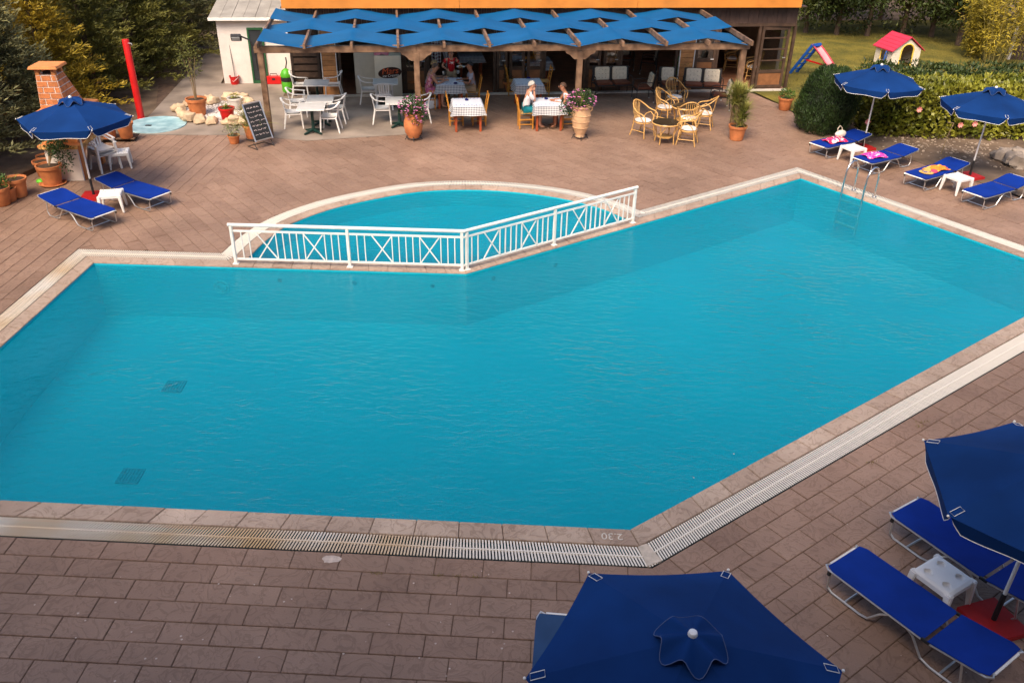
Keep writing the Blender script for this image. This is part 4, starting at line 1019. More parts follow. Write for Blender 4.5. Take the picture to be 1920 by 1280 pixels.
rt_ = rtable_proto()
pT1 = G(1249, 229, .57); rt_.put((pT1.x, pT1.y, .006), .2, 'round rattan table between the two nearest rattan chairs and the pool')
pT2 = G(1284.7, 199, .57); rt_.put((pT2.x, pT2.y, .006), .5, 'round rattan table ringed by four rattan chairs')
def face(p, q): return math.atan2(q.y-p.y, q.x-p.x)
for q, tgt, da, lb in (((1203, 254), pT1, 0.1, 'rattan armchair facing the table beside the banded clay jar'), ((1288, 270), pT1, -.25, 'rattan armchair nearest the pool with its side to the water'), ((1318, 240), pT2, 0, 'rattan armchair near the spiky plant facing left'),
    ((1244, 228), pT2, .0, 'rattan armchair behind the nearer rattan table facing the spiky plant'), ((1262, 208), pT2, .3, 'rattan armchair in front of the metal armchair with its hoop raised behind'), ((1287, 249), pT2, 0, 'rattan armchair with its spindled back to the pool')):
    p = G(*q); rc_.put((p.x, p.y, .006), face(p, tgt)+da, lb)
for q, an, lb in (((1370, 132), BA+math.pi*.9, 'rattan armchair indoors next to the half open glazed door'), ((1408, 149), BA+math.pi*.95, 'rattan armchair in the doorway beside the open wooden door')):
    p = G(*q, .03); rc_.put((p.x, p.y, .03), an, lb)

# ---- dark metal armchairs and benches
def mchair(width, seats, name, cat, group):
    t = thing(name, 'x', cat, group=group); r = .014; h = width/2
    for s_ in (-1, 1):
        y = s_*h
        mb = MB(); mb.tube([(.26, y, 0), (.25, y, .40), (.22, y, .60), (.10, y, .63), (-.22, y, .62), (-.27, y, .45), (-.31, y, 0)], r, 8); mb.build('side_frame', m_iron, t)
        for x in (.26, -.31): mb = MB(); mb.lathe([(.02, 0), (.022, .03), (.015, .035)], (x, y, 0), 8); mb.build('foot_cap', M('pale_cap', (.5, .48, .45), .5), t)
    mb = MB(); mb.bar((.25, -h, .38), (.25, h, .38), .03, .035); mb.build('front_rail', m_iron, t, False)
    mb = MB(); mb.bar((-.25, -h, .36), (-.25, h, .36), .03, .035); mb.build('rear_rail', m_iron, t, False)
    mb = MB(); mb.box((-.285, 0, .64), (.025, width-.02, .46), Matrix.Rotation(R(-10), 3, 'Y')); mb.build('back_panel', m_iron, t, bevel=.008)
    mb = MB(); mb.box((0, 0, .385), (.48, width-.05, .02)); mb.build('seat_panel', m_iron, t, bevel=.006)
    sw = (width-.06)/seats
    for k in range(seats):
        y = -width/2+.03+sw*(k+.5)
        mb = MB(); mb.box((.01, y, .43), (.46, sw-.05, .07)); mb.build('seat_cushion', m_brownc, t, bevel=.025)
        mb = MB(); mb.box((-.235, y, .66), (.07, sw-.10, .40), Matrix.Rotation(R(-10), 3, 'Y')); c_ = mb.build('back_cushion', m_cush, t, bevel=.025)
        bt = MB()
        for i in range(3):
            for j in range(3): bt.blob((-.196-.07*(.13*(i-1))/.4, y+(j-1)*.11, .66+(i-1)*.12), .010, 6, 4)
        o = bt.build('button', m_brownc, c_); o['kind'] = 'stuff'
    return Proto(t)
mc1 = mchair(.56, 1, 'metal_armchair', 'armchair', 'dark metal armchairs with cream cushions'); mc2 = mchair(1.22, 2, 'metal_bench', 'bench', 'dark metal benches with cream cushions')
for q, an, lb in (((1146, 180), F_F+.05, 'dark two-seat bench with cream cushions behind the banded clay jar'), ((1314, 184), F_F-.22, 'dark two-seat bench with cream cushions beside the plank column')):
    p = G(*q); mc2.put((p.x, p.y, .006), an, lb)
for q, an, z, lb in (((1203, 189), BA+math.pi, .006, 'dark metal armchair seen from its side between the two benches'), ((1250, 181), F_F-.1, .006, 'dark metal armchair with cream cushion facing the pool between the benches'), ((1346, 203), BA+math.pi*.93, .006, 'dark metal armchair turned towards the benches beside the spiky plant'),
    ((1170, 130), F_F, .03, 'dark metal armchair with cream cushion indoors behind the left bench'), ((1214, 137), BA+math.pi*.9, .03, 'dark metal armchair indoors seen from its side')):
    p = G(*q, z); mc1.put((p.x, p.y, z), an, lb)

# ---- freezer, hanging cloths, indoor table
fz = thing('ice_cream_freezer', 'cream upright freezer with a chocolate-coloured ice cream sign', 'freezer', B(0, VF-.55), BA)
fa_, fb_ = FP(703, 140, VF-.55)[0], FP(753, 140, VF-.55)[0]; fzt = FP(728, 106, VF-.55)[1]; wa = fb_-fa_
m_cream = M('cream_enamel', (.66, .60, .48), .4, .05, 4)
mb = MB(); mb.box(((fa_+fb_)/2, .25, fzt/2+.03), (wa, .5, fzt-.04)); mb.build('cabinet', m_cream, fz, bevel=.015)
mb = MB(); pts = [((fa_+fb_)/2+.05+wa*.44*math.cos(t)*(1+.0*t), -.008, fzt*.62+.17*math.sin(t)+.03*math.cos(t)) for t in [2*math.pi*k/28 for k in range(28)]]
mb.add(pts+[(p[0], .002, p[2]) for p in pts], [tuple(range(28))]+[(i, (i+1) % 28, 28+(i+1) % 28, 28+i) for i in range(28)]); lg = mb.build('sign_oval', M('sign_brown', (.03, .008, .004), .4), fz, False)
text_mesh('Mars', .26, M('sign_red', (.62, .10, .03), .4), 'sign_lettering', lg, Matrix.Translation(((fa_+fb_)/2+.05, -.012, fzt*.62+.05))@Matrix.Rotation(R(90), 4, 'X')@Matrix.Rotation(R(4), 4, 'Z'), .003, .25)
text_mesh('ice Creams', .11, M('sign_white', (.75, .73, .68), .5), 'sign_lettering', lg, Matrix.Translation(((fa_+fb_)/2+.07, -.012, fzt*.62-.085))@Matrix.Rotation(R(90), 4, 'X')@Matrix.Rotation(R(4), 4, 'Z'), .003, .2)
pc = crumple('folded_cloth', 'folded pink cloth lying on the ice cream freezer', 'cloth', (714, 104), fzt+.02, .22, .14, .10, spotted('pink_cloth', (.55, .16, .22), (.65, .25, .3), 20), BA, 5)
pc.location = B((fa_+fb_)/2-.18, VF-.33, fzt+.012)
pb = thing('white_panel', 'tall off-white cupboard behind the ice cream freezer', 'cupboard', B(FP(690, 140, VF-.03)[0], VF-.03), BA)
mb = MB(); z_ = FP(690, 92, VF)[1]; mb.box((.22, .3, z_/2+.03), (FP(751, 140, VF)[0]-FP(676, 140, VF)[0], .5, z_)); mb.build('carcass', M('offwhite_panel', (.50, .46, .38), .5, .08), pb, bevel=.01)
mb = MB(); mb.box((.22, .038, z_/2+.03), (.012, .01, z_*.96)); mb.build('door_gap', m_black, pb, False)
def hang(x0, x1, y0, y1, mat, label, name, v=VF+.5, taper=.7, uvk=1):
    a, zt_ = FP(x0, y0, v); b_, _ = FP(x1, y0, v); _, zb = FP((x0+x1)/2, y1, v); wd = b_-a
    def f(s, q): 
        w_ = 1-(1-taper)*q; x = wd*.5+(s-.5)*wd*w_; return (x, .05*math.sin(s*11)*(.4+q)+.0, zt_-(zt_-zb)*q*(1-.18*abs(s-.4)))
    mb = MB(); mb.grid(f, 24, 12, lambda s, q: (s*wd*1.2, q*(zt_-zb))); o = mb.build(name, mat, None, True, 80); o.location = B(a, v); o.rotation_euler = (0, 0, BA); return tag(o, label, 'cloth')
hang(808, 826, 78, 121, m_gingr, 'dark red checked cloth hanging behind the seated diners', 'hanging_cloth', taper=.95)
hang(826, 848, 80, 127, M('grey_cloth', (.34, .32, .33), .85, .1), 'grey cloth hanging beside the waitress', 'hanging_cloth', taper=.25)
p = G(882, 101, .78); cloth((p.x, p.y, .03), BA, 'checked cloth on the table indoors behind the waitress', drop=.2); tt.put((p.x, p.y, .03), BA, 'red-legged table indoors behind the waitress')

# ================================================================ pots and plants
def pot_mesh(h, r, mat_, t, stand=0.0, rim=True):
    prof = [(r*.68, 0), (r*.72, .01), (r*.90, h*.80), (r*.92, h*.84), (r*1.02, h*.85), (r*1.04, h), (r*.94, h), (r*.90, h*.90), (0, h*.90)]
    mb = MB(); mb.lathe([(a, b_+stand) for a, b_ in prof[:-1]]+[(r*.88, h*.88+stand)], (0, 0, 0), 24); mb.build('pot', mat_, t)
    mb = MB(); mb.lathe([(0, h*.9+stand), (r*.9, h*.905+stand), (r*.5, h*.93+stand), (0, h*.94+stand)], (0, 0, 0), 16); mb.build('soil', m_soil, t)
def leaves_mat(name, c, c2, isl=.35): return M(name, c, .55, .2, 3, col2=c2, island=isl, spec=.3)
m_lf = leaves_mat('leaf_green', (.035, .085, .012), (.07, .14, .02)); m_lf2 = leaves_mat('leaf_dark', (.02, .05, .012), (.04, .08, .02)); m_grass_l = leaves_mat('blade_green', (.15, .19, .03), (.36, .33, .09))
m_flower = M('pink_petals', (.75, .22, .50), .6, .2, 20, island=.25)
def bushy(mb, c, r, n_, L_, W_, up=.3):
    c = Vector(c)
    for _ in range(n_):
        d = Vector((random.gauss(0, 1), random.gauss(0, 1), random.gauss(0, 1))).normalized(); k = random.random()**.4
        p = c+Vector((d.x*r[0], d.y*r[1], d.z*r[2]))*k
        dd = (d+Vector((random.gauss(0, .5), random.gauss(0, .5), up+random.gauss(0, .5)))).normalized(); mb.leaf(p, dd, Vector((random.gauss(0, 1), random.gauss(0, 1), 1)), L_*random.uniform(.7, 1.2), W_*random.uniform(.8, 1.2))
def blades(mb, c, n_, L_, W_, spread, droop=.5):
    c = Vector(c)
    for _ in range(n_):
        a = random.uniform(0, 2*math.pi); e = random.uniform(.25, 1.0); d = Vector((math.cos(a)*spread*(1-e*.7), math.sin(a)*spread*(1-e*.7), e)).normalized(); l_ = L_*random.uniform(.6, 1.1); side = d.cross(Vector((0, 0, 1))).normalized()*W_/2
        p0 = c+Vector((random.gauss(0, .02), random.gauss(0, .02), 0)); pts = []
        for i in range(4): f = i/3; pts.append(p0+d*l_*f-Vector((0, 0, 1))*droop*l_*f*f*(1-e*.5))
        vs = []
        for i, q in enumerate(pts): w_ = (1-.9*(i/3)**1.5); vs += [q-side*w_, q+side*w_]
        mb.add(vs, [(0, 1, 3, 2), (2, 3, 5, 4), (4, 5, 7, 6)])
def potted(name, px, h, r, label, mat_=None, plant=None, z=0.0, cat='potted plant'):
    t = thing(name, label, cat, G(*px, z)+Vector((0, 0, .006)), random.uniform(0, 6)); pot_mesh(h, r, mat_ or m_terra, t)
    if plant: plant(t, h)
    return t
def pl_bush(n_, rad, L_, W_, mat_=m_lf, zc=None):
    def f(t, h):
        mb = MB(); bushy(mb, (0, 0, h+(zc or rad[2]*.8)), rad, n_, L_, W_); mb.build('foliage', mat_, t, False)
    return f
def pl_blades(n_, L_, W_, sp, mat_=m_grass_l, dr=.5, stems=0, hs=.5):
    def f(t, h):
        mb = MB(); blades(mb, (0, 0, h*.9), n_, L_, W_, sp, dr)
        mb.build('foliage', mat_, t, False)
    return f
def pl_dracaena(t, h):
    mb = MB(); st = MB()
    for k in range(14):
        a = random.uniform(0, 6.28); hh = random.uniform(.2, .95); tip = Vector((math.cos(a)*random.uniform(.05, .24), math.sin(a)*random.uniform(.05, .24), h+hh))
        st.tube([(tip.x*.15, tip.y*.15, h*.85), (tip.x*.6, tip.y*.6, h+hh*.5), tip], .014, 6); blades(mb, tip, 85, .42, .022, 1.0, .22)
        blades(mb, tip-Vector((0, 0, .2)), 50, .38, .022, 1.3, .35)
    mb.build('foliage', m_grass_l, t, False); st.build('stems', M('stem', (.25, .17, .09), .8), t)
def pl_tree(t, h):
    st = MB(); lf = MB()
    for k in range(4):
        a = k*1.6; tip = Vector((math.cos(a)*.16, math.sin(a)*.16, h+1.15)); st.tube([(0.02*math.cos(a), .02*math.sin(a), h*.85), (tip.x*.35, tip.y*.35, h+.55), tip], [.014, .011, .006], 6)
    bushy(lf, (0, 0, h+1.1), (.34, .34, .6), 620, .07, .032); lf.build('foliage', leaves_mat('leaf_olive', (.07, .085, .015), (.14, .14, .03)), t, False); st.build('stems', M('stem', (.25, .17, .09), .8), t)
def pl_flowers(spill):
    def f(t, h):
        lf = MB(); fl_ = MB(); bl = MB()
        bushy(lf, (0, 0, h+.22), (.36, .34, .26), 900, .07, .028); bushy(lf, (spill, -.15, h+.02), (.28, .2, .24), 450, .06, .025)
        for _ in range(80):
            d = Vector((random.gauss(0, 1), random.gauss(0, 1)-.5, random.gauss(.3, .8))).normalized(); c = Vector((d.x*.40, d.y*.38, h+.2+d.z*.28)) if random.random() < .7 else Vector((spill+d.x*.28, -.15+d.y*.22, h+.02+d.z*.24))
            for k in range(5):
                a = k*1.2566; dd = Vector((math.cos(a), math.sin(a), .3)); fl_.leaf(c, dd, Vector((0, 0, 1)), .036, .03)
        blades(bl, (0, 0, h), 9, .6, .035, .8, .25)
        lf.build('foliage', m_lf2, t, False); o = fl_.build('flowers', m_flower, t, False); o['kind'] = 'stuff'; bl.build('tall_leaves', m_grass_l, t, False)
    return f
def jar(px, label, prof, mat_, spill, bands=()):
    t = thing('clay_jar', label, 'flower pot', G(*px)+Vector((0, 0, .006)), -.3)
    mb = MB(); mb.lathe(prof, (0, 0, 0), 28); mb.build('jar_body', mat_, t); ht = max(z for r, z in prof)
    for z, r in bands:
        mb = MB(); mb.tube([(r*math.cos(a), r*math.sin(a), z) for a in [2*math.pi*k/28 for k in range(28)]], .012, 6, True); mb.build('raised_band', mat_, t)
    st = MB(); st.tube([(.19*math.cos(a), .19*math.sin(a), .07) for a in [2*math.pi*k/20 for k in range(20)]], .01, 6, True); st.build('stand_ring', m_iron, t)
    for k in range(4):
        a = k*math.pi/2+.4; mb = MB(); mb.tube([(.18*math.cos(a), .18*math.sin(a), .12), (.2*math.cos(a), .2*math.sin(a), .05), (.23*math.cos(a), .23*math.sin(a), 0)], .010, 6); mb.build('stand_leg', m_iron, t)
    for s_ in (-1, 1):
        mb = MB(); r_ = prof[-4][0]; z_ = prof[-4][1]; mb.tube([(s_*r_*.95, 0, z_+.05), (s_*(r_+.05), 0, z_+.02), (s_*(r_+.04), 0, z_-.05), (s_*r_*.97, 0, z_-.09)], .014, 6); mb.build('lug_handle', mat_, t)
    mb = MB(); mb.lathe([(0, ht-.06), (prof[-2][0]*.9, ht-.055), (0, ht-.03)], (0, 0, 0), 14); mb.build('soil', m_soil, t); pl_flowers(spill)(t, ht-.05); return t
jar((776, 262), 'round orange terracotta jar of pink flowers at the pergola post', [(.14, .06), (.15, .09), (.22, .2), (.255, .36), (.25, .5), (.215, .6), (.205, .66), (.235, .70), (.235, .73), (.20, .73), (.18, .68)], m_terra, .2)
jar((1087, 260), 'tall banded pale clay jar of pink flowers near the rattan chairs', [(.13, .06), (.13, .13), (.15, .16), (.21, .32), (.25, .55), (.255, .68), (.235, .80), (.225, .84), (.255, .86), (.255, .90), (.21, .90), (.19, .84)], m_terra2, -.3, ((.33, .215), (.50, .245), (.66, .258)))
potted('potted_dracaena', (1380, 262), .40, .25, 'spiky yellow-green plant in a terracotta pot in front of the pergola post', None, pl_dracaena)
potted('potted_plant', (1470, 206), .38, .23, 'terracotta pot of low greenery at the lawn corner', None, pl_bush(260, (.24, .24, .12), .09, .03))
potted('potted_plant', (1276, 166), .36, .2, 'bright green leafy plant in front of the plank column', None, pl_bush(700, (.28, .26, .42), .12, .035, leaves_mat('leaf_bright', (.07, .15, .015), (.13, .22, .03)), .42), .03)
potted('potted_plant', (773, 174), .42, .24, 'tall green plant in a round terracotta pot behind the first pergola bay', None, pl_bush(700, (.20, .20, .5), .12, .03, m_lf2, .5))
potted('potted_plant', (951, 173), .34, .19, 'small potted shrub against the glazed front', None, pl_bush(300, (.2, .2, .2), .09, .03, m_lf2))
potted('potted_tree', (372.5, 217), .50, .29, 'slender leafy sapling in a large terracotta pot in the rock bed', None, pl_tree)
potted('potted_plant', (428, 227), .38, .22, 'small grassy plant in a bright red pot among pebbles', m_red, pl_blades(60, .28, .02, 1.0), .02)
potted('potted_plant', (443, 206), .36, .22, 'white round pot with a low cactus in the rock bed', M('white_pot', (.72, .68, .62), .5), pl_bush(120, (.12, .12, .06), .05, .025, m_grass_l), .02)
tsp = potted('potted_plant', (474, 259), .36, .22, 'long-bladed plant in a terracotta pot behind the chalkboard', None, pl_blades(190, .95, .022, .8, m_grass_l, .5), .06)
mb = MB(); mb.tube([(.17*math.cos(a), .17*math.sin(a), -.02) for a in [2*math.pi*k/16 for k in range(16)]], .01, 6, True)
for k in range(3): a = k*2.1; mb.tube([(.16*math.cos(a), .16*math.sin(a), .0), (.2*math.cos(a), .2*math.sin(a), -.06)], .01, 6)
mb.build('pot_stand', m_iron, tsp)
potted('potted_plant', (440, 269), .22, .16, 'small grey-green herb in a round clay pot on the paving', None, pl_bush(420, (.24, .24, .17), .05, .02, leaves_mat('leaf_sage', (.11, .14, .06), (.2, .22, .11))))
for q, h, r, lb, pl in (((5, 384), .40, .23, 'terracotta pot with a low green plant at the edge of the paving by the conifers', pl_bush(220, (.22, .22, .16), .08, .03)), ((20, 377), .30, .17, 'small round clay pot beside two larger terracotta pots', pl_bush(60, (.12, .12, .12), .08, .02)), ((36, 368), .42, .24, 'large plain terracotta pot with bare stems beside the small round clay pot', pl_blades(10, .35, .012, .9)),
    ((86, 329), .36, .22, 'terracotta pot half hidden behind the climbing shrub pot', None), ((90, 316), .32, .20, 'terracotta pot at the back corner of the barbecue', None), ((206, 259), .40, .22, 'terracotta pot on the low trolley, half under the umbrella edge', None), ((238, 258), .40, .22, 'terracotta pot on the low trolley beside the blue disc', None)):
    t_ = potted('terracotta_pot', q, h, r, lb, None, pl, .10 if q[0] > 200 else 0, 'flower pot')
def pl_climb(t, h):
    st = MB(); lf = MB()
    for k in range(7):
        a = R(-40)+k*.18; tip = Vector((.2+.12*k*.6, -.05*k+.1, h+1.05-.17*abs(k-2)))
        st.tube([(0, 0, h*.85), (tip.x*.5, tip.y*.5, h+.5), tip], .008, 5)
        bushy(lf, tip*.75+Vector((0, 0, h*.25)), (.22, .2, .42), 150, .075, .035)
    st.build('stems', M('stem', (.25, .17, .09), .8), t); lf.build('foliage', m_lf2, t, False)
tcl = potted('potted_shrub', (100, 345), .46, .27, 'loose dark shrub in a terracotta pot in front of the white barbecue side', None, pl_climb); tcl.rotation_euler = (0, 0, 0)
mb = MB(); mb.lathe([(.26, 0), (.30, .03), (.27, .03), (.25, .012)], (0, 0, 0), 24); mb.build('saucer', m_terra, tcl)
cart = thing('pot_trolley', 'low wooden trolley carrying two terracotta pots beside the blue disc', 'trolley', G(222, 262), R(5))
for k in range(3): mb = MB(); mb.box((0, -.16+.16*k, .085), (1.0, .145, .03)); mb.build('plank', m_beam, cart, bevel=.005)
for x in (-.42, .42):
    for y in (-.16, .16): mb = MB(); mb.tube([(x, y-.015, .036), (x, y+.015, .036)], .035, 10); mb.build('wheel', m_black, cart)
o = MB().blob((0, 0, 0), (.10, .10, .05), 14, 8, 0, None, -.03).build('green_bowl', M('lime_plastic', (.12, .5, .03), .4), None); o.location = G(77, 342)+Vector((0, 0, .034)); tag(o, 'small lime green upturned bowl on the paving by the pots', 'bowl')

# ---- rock bed with pebbles
bedp = [V2(G(*q)) for q in [(333, 207), (360, 198), (400, 194), (440, 186), (466, 190), (478, 225), (470, 233), (430, 234), (385, 232), (350, 226)]]
bed = tag(MB().prism(bedp, -.02, .02).build('gravel_bed', M('bed_gravel', (.35, .30, .27), .9, .4, 25, .8, 60), None, False), kind='structure')
m_rock = M('pale_rock', (.55, .40, .26), .9, .3, 5, .6, 14, obj_rand=.2)
cen = sum(bedp, Vector((0, 0)))/len(bedp); ri = 0
for i in range(len(bedp)):
    a, b_ = bedp[i], bedp[(i+1) % len(bedp)]; k = max(1, round((b_-a).length/.30))
    for j in range(k):
        p = a.lerp(b_, (j+random.uniform(.2, .8))/k); r = random.uniform(.11, .2)
        o = MB().blob((0, 0, r*.45), (r*1.25, r, r*.85), 10, 7, .5, Matrix.Rotation(random.uniform(0, 3), 3, 'Z'), -r*.4).build('border_rock', m_rock, bed); o.location = (p.x, p.y, .01)
pb_ = MB()
for _ in range(1100):
    p = cen+Vector((random.gauss(0, .75), random.gauss(0, .5))); pts_in = True
    s_in = 0
    for i in range(len(bedp)):
        a, b_ = bedp[i], bedp[(i+1) % len(bedp)]
        if (a.y > p.y) != (b_.y > p.y) and p.x < (b_.x-a.x)*(p.y-a.y)/(b_.y-a.y)+a.x: s_in += 1
    if s_in % 2: r = random.uniform(.02, .045); pb_.blob((p.x, p.y, .022), (r, r*.8, r*.6), 6, 4, .3)
po = pb_.build('pebbles', M('pebble', (.62, .56, .52), .8, .2, 20, island=.35), bed); po['kind'] = 'stuff'

# ---- shower column and blue disc
sh = thing('shower_column', 'tall red shower column with a small tap near the top', 'shower', G(265, 222))
mb = MB(); mb.lathe([(.11, 0), (.11, .02), (.095, .03), (.095, 2.15), (.085, 2.17)], (0, 0, 0), 18); mb.build('column', m_red, sh)
mb = MB(); mb.tube([(.08, -.04, 2.08), (.17, -.06, 2.08), (.18, -.06, 2.03)], .014, 8); mb.build('tap', m_alu, sh)
dsc = thing('shower_tray', 'round pale blue shower tray with a dark drain under the red column', 'shower tray', G(293, 235))
rr = (G(349, 234)-G(236, 236)).length/2
mb = MB(); mb.lathe([(rr, 0), (rr, .028), (rr*.985, .034), (rr*.96, .02), (.1, .014), (.0, .013)], (0, 0, 0), 48); mb.build('tray', M('pale_blue_paint', (.22, .42, .50), .6, .3, 3, .2, 20, col2=(.40, .58, .62)), dsc)
mb = MB(); mb.box((-.18, -.1, .02), (.16, .10, .012)); mb.build('drain', m_black, dsc, False)

# ---- chalkboard
cb = thing('chalkboard_sign', 'black chalkboard menu on a metal easel in front of the pergola', 'chalkboard', G(494, 276), R(50))
tilt = Matrix.Rotation(R(-24), 3, 'X')
mb = MB(); mb.box((0, .12, .66), (.50, .018, .92), tilt); bd = mb.build('board', M('slate', (.018, .019, .02), .7, .2, 6), cb, False)
mb = MB()
for s_ in (-1, 1):
    mb.bar(tilt @ Vector((s_*.26, 0, -.50))+Vector((0, .12, .66)), tilt @ Vector((s_*.26, 0, .48))+Vector((0, .12, .66)), .03, .028)
for z in (-.475, .475): mb.bar(tilt @ Vector((-.245, 0, z))+Vector((0, .12, .66)), tilt @ Vector((.245, 0, z))+Vector((0, .12, .66)), .03, .028)
mb.build('frame', m_alu, bd, False)
ck = MB()
for row in range(7):
    z = .36-row*.115; x = -.2
    while x < .17:
        wl_ = random.uniform(.06, .14); pts = []
        for i in range(9): q = tilt @ Vector((x+wl_*i/8, -.013, z+random.uniform(-.022, .022)+.01*row*0)); pts.append(q+Vector((0, .12, .66)))
        ck.tube(pts, .0045, 4); x += wl_+.03
ck.build('chalk_writing', M('chalk', (.6, .5, .5), .9, .3, 30), bd)
mb = MB(); mb.tube([(-.26, .02, .15), (-.26, -.12, .012), (-.26, .32, .012), (.26, .32, .012), (.26, -.12, .012), (.26, .02, .15)], .012, 6); mb.build('easel_base', m_iron, cb)

# ---- bits by the shed
bk = thing('mop_bucket', 'red bucket with a mop handle standing in it by the white shed', 'bucket', G(441, 158), 0)
mb = MB(); mb.lathe([(.12, 0), (.125, .01), (.16, .26), (.17, .27), (.155, .27), (.12, .03), (0, .03)], (0, 0, 0), 20); mb.build('bucket', m_red, bk)
mb = MB(); mb.tube([(.03, 0, .04), (-.04, .10, 1.25)], .012, 8); mb.build('mop_handle', M('mop_grey', (.2, .18, .17), .5), bk)
mb = MB(); mb.tube([(-.16, 0, .25), (-.12, -.09, .15), (.02, -.16, .12), (.12, -.12, .2), (.16, 0, .25)], .006, 6); mb.build('bail', m_wplast, bk)
tb = thing('toolbox', 'red plastic toolbox on the ground by the shed door', 'toolbox', G(515, 157), BA)
mb = MB(); mb.box((0, 0, .12), (.5, .26, .24)); mb.build('case', m_red, tb, bevel=.02); mb = MB(); mb.tube([(-.12, 0, .24), (-.1, 0, .32), (.1, 0, .32), (.12, 0, .24)], .014, 6); mb.build('handle', m_black, tb)
mb = MB(); mb.box((0, -.133, .17), (.1, .012, .06)); mb.build('latch', m_black, tb, False)
vc = thing('garden_vacuum', 'bright green wheeled machine with a black middle beside the slatted panel', 'machine', G(540, 172), BA)
mb = MB(); mb.lathe([(.15, 0), (.17, .05), (.17, .3), (.15, .34)], (0, 0, 0), 20); mb.build('drum', M('lime_green', (.08, .36, .02), .4), vc)
mb = MB(); mb.lathe([(.17, .34), (.18, .40), (.17, .47)], (0, 0, 0), 20); mb.build('collar', m_black, vc)
mb = MB(); mb.lathe([(.18, .47), (.19, .52), (.13, .66), (.05, .72), (0, .73)], (0, 0, 0), 20); mb.build('lid', MATS['lime_green'], vc)
mb = MB(); mb.tube([(.0, .05, .7), (.05, .06, .9), (.04, .05, 1.05)], .02, 8); mb.build('hose', m_black, vc)

# ================================================================ brick barbecue
bqo = G(128, 339); bq = thing('brick_barbecue', 'garden barbecue of orange brick with a tapered chimney', 'barbecue', bqo, R(4))
m_brk = M('orange_brick', (.56, .19, .065), .8, .2, 8, .3, 60, obj_rand=.18); m_mort = M('pale_mortar', (.72, .62, .54), .9, .1); m_wpan = M('white_render', (.68, .60, .55), .85, .08, 3, .2, 20)
m_ter = M('orange_cast', (.60, .22, .07), .8, .15, 5, .2, 40); m_soot = M('soot', (.025, .02, .018), .9)
W0, D0, HC = .80, 1.35, .80        # front width, depth, counter height
mb = MB(); mb.box((0, .03, HC/2), (W0-.06, .06, HC)); mb.build('side_wall', m_wpan, bq, False)
mb = MB(); mb.box((-W0/2+.05, D0/2+.08, HC/2), (.10, D0, HC)); mb.build('back_wall', m_wpan, bq, False)
# leg walls with an arch between them on the right-hand face
for y0, y1 in ((.065, .30), (D0-.18, D0)):
    mb = MB(); mb.box((W0/2-.06, (y0+y1)/2, HC/2), (.12, y1-y0, HC)); mb.build('arch_pier', m_ter, bq, bevel=.006)
mb = MB(); pr = []
ya, yb = .30, D0-.18; yc = (ya+yb)/2; hw = (yb-ya)/2
pts = [(ya, HC)]+[(yc-hw*math.cos(t), HC-.36+.30*math.sin(t)) for t in [math.pi*k/14 for k in range(15)]]+[(yb, HC)]
vs = [(W0/2-.12, y, z) for y, z in pts]+[(W0/2, y, z) for y, z in pts]; n_ = len(pts)
fc = [(i, (i+1) % n_, n_+(i+1) % n_, n_+i) for i in range(n_)]
for o_ in (0, n_):
    for t in tessellate_polygon([[Vector((p[0], p[1], 0)) for p in pts]]): fc.append(tuple(o_+q for q in t))
mb.add(vs, fc); mb.build('arch', m_ter, bq, False)
mb = MB(); mb.box((0, D0/2+.02, HC+.025), (W0+.14, D0+.16, .05)); mb.build('counter', m_ter, bq, False)
for k in range(12):
    mb = MB(); mb.box((-W0/2-.04+(W0+.08)*(k+.5)/12, -.075, HC+.02), ((W0+.08)/12-.008, .04, .09)); mb.build('edge_brick', M('edge_brick', (.55, .30, .10), .8, .2, 6, obj_rand=.35), bq, bevel=.004)
for k in range(18):
    mb = MB(); mb.box((W0/2+.085, -.04+(D0+.1)*(k+.5)/18, HC+.02), (.04, (D0+.1)/18-.008, .09)); mb.build('edge_brick', MATS['edge_brick'], bq, bevel=.004)
# firebox: floor, back, two cheeks, roof
FZ0, FZ1 = HC+.05, HC+.62
mb = MB(); mb.box((-W0/2+.06, D0/2+.1, (FZ0+FZ1)/2), (.10, D0-.2, FZ1-FZ0)); mb.build('firebox_back', m_ter, bq, False)
mb = MB(); mb.box((.01, D0-.06, (FZ0+FZ1)/2), (W0-.05, .10, FZ1-FZ0)); mb.build('firebox_cheek', m_ter, bq, False)
for x0, x1 in ((-W0/2+.115, -.12), (.12, W0/2-.03)):
    mb = MB(); mb.box(((x0+x1)/2, .17, (FZ0+FZ1)/2), (x1-x0, .08, FZ1-FZ0)); mb.build('firebox_cheek', m_ter, bq, False)
mb = MB(); mb.box((0, .17, FZ0+.08), (.24, .08, .16)); mb.box((0, .17, FZ1-.1), (.24, .08, .2)); mb.build('firebox_front', m_ter, bq, False)
mb = MB(); mb.box((.02, D0/2+.1, FZ0+.01), (W0-.2, D0-.35, .02)); mb.build('hearth', m_soot, bq, False)
mb = MB()
v0 = [(-W0/2-.10, .0), (W0/2+.12, .0), (W0/2+.12, D0+.1), (-W0/2-.10, D0+.1)]; c_ = (0, D0/2)
mb.add([(x, y, FZ1) for x, y in v0]+[(x, y, FZ1+.10) for x, y in v0]+[(x*.72, (y-c_[1])*.74+c_[1], FZ1+.17) for x, y in v0], [(3, 2, 1, 0), (0, 1, 5, 4), (1, 2, 6, 5), (2, 3, 7, 6), (3, 0, 4, 7), (4, 5, 9, 8), (5, 6, 10, 9), (6, 7, 11, 10), (7, 4, 8, 11), (8, 9, 10, 11)]); mb.build('mantel', m_ter, bq, bevel=.012)
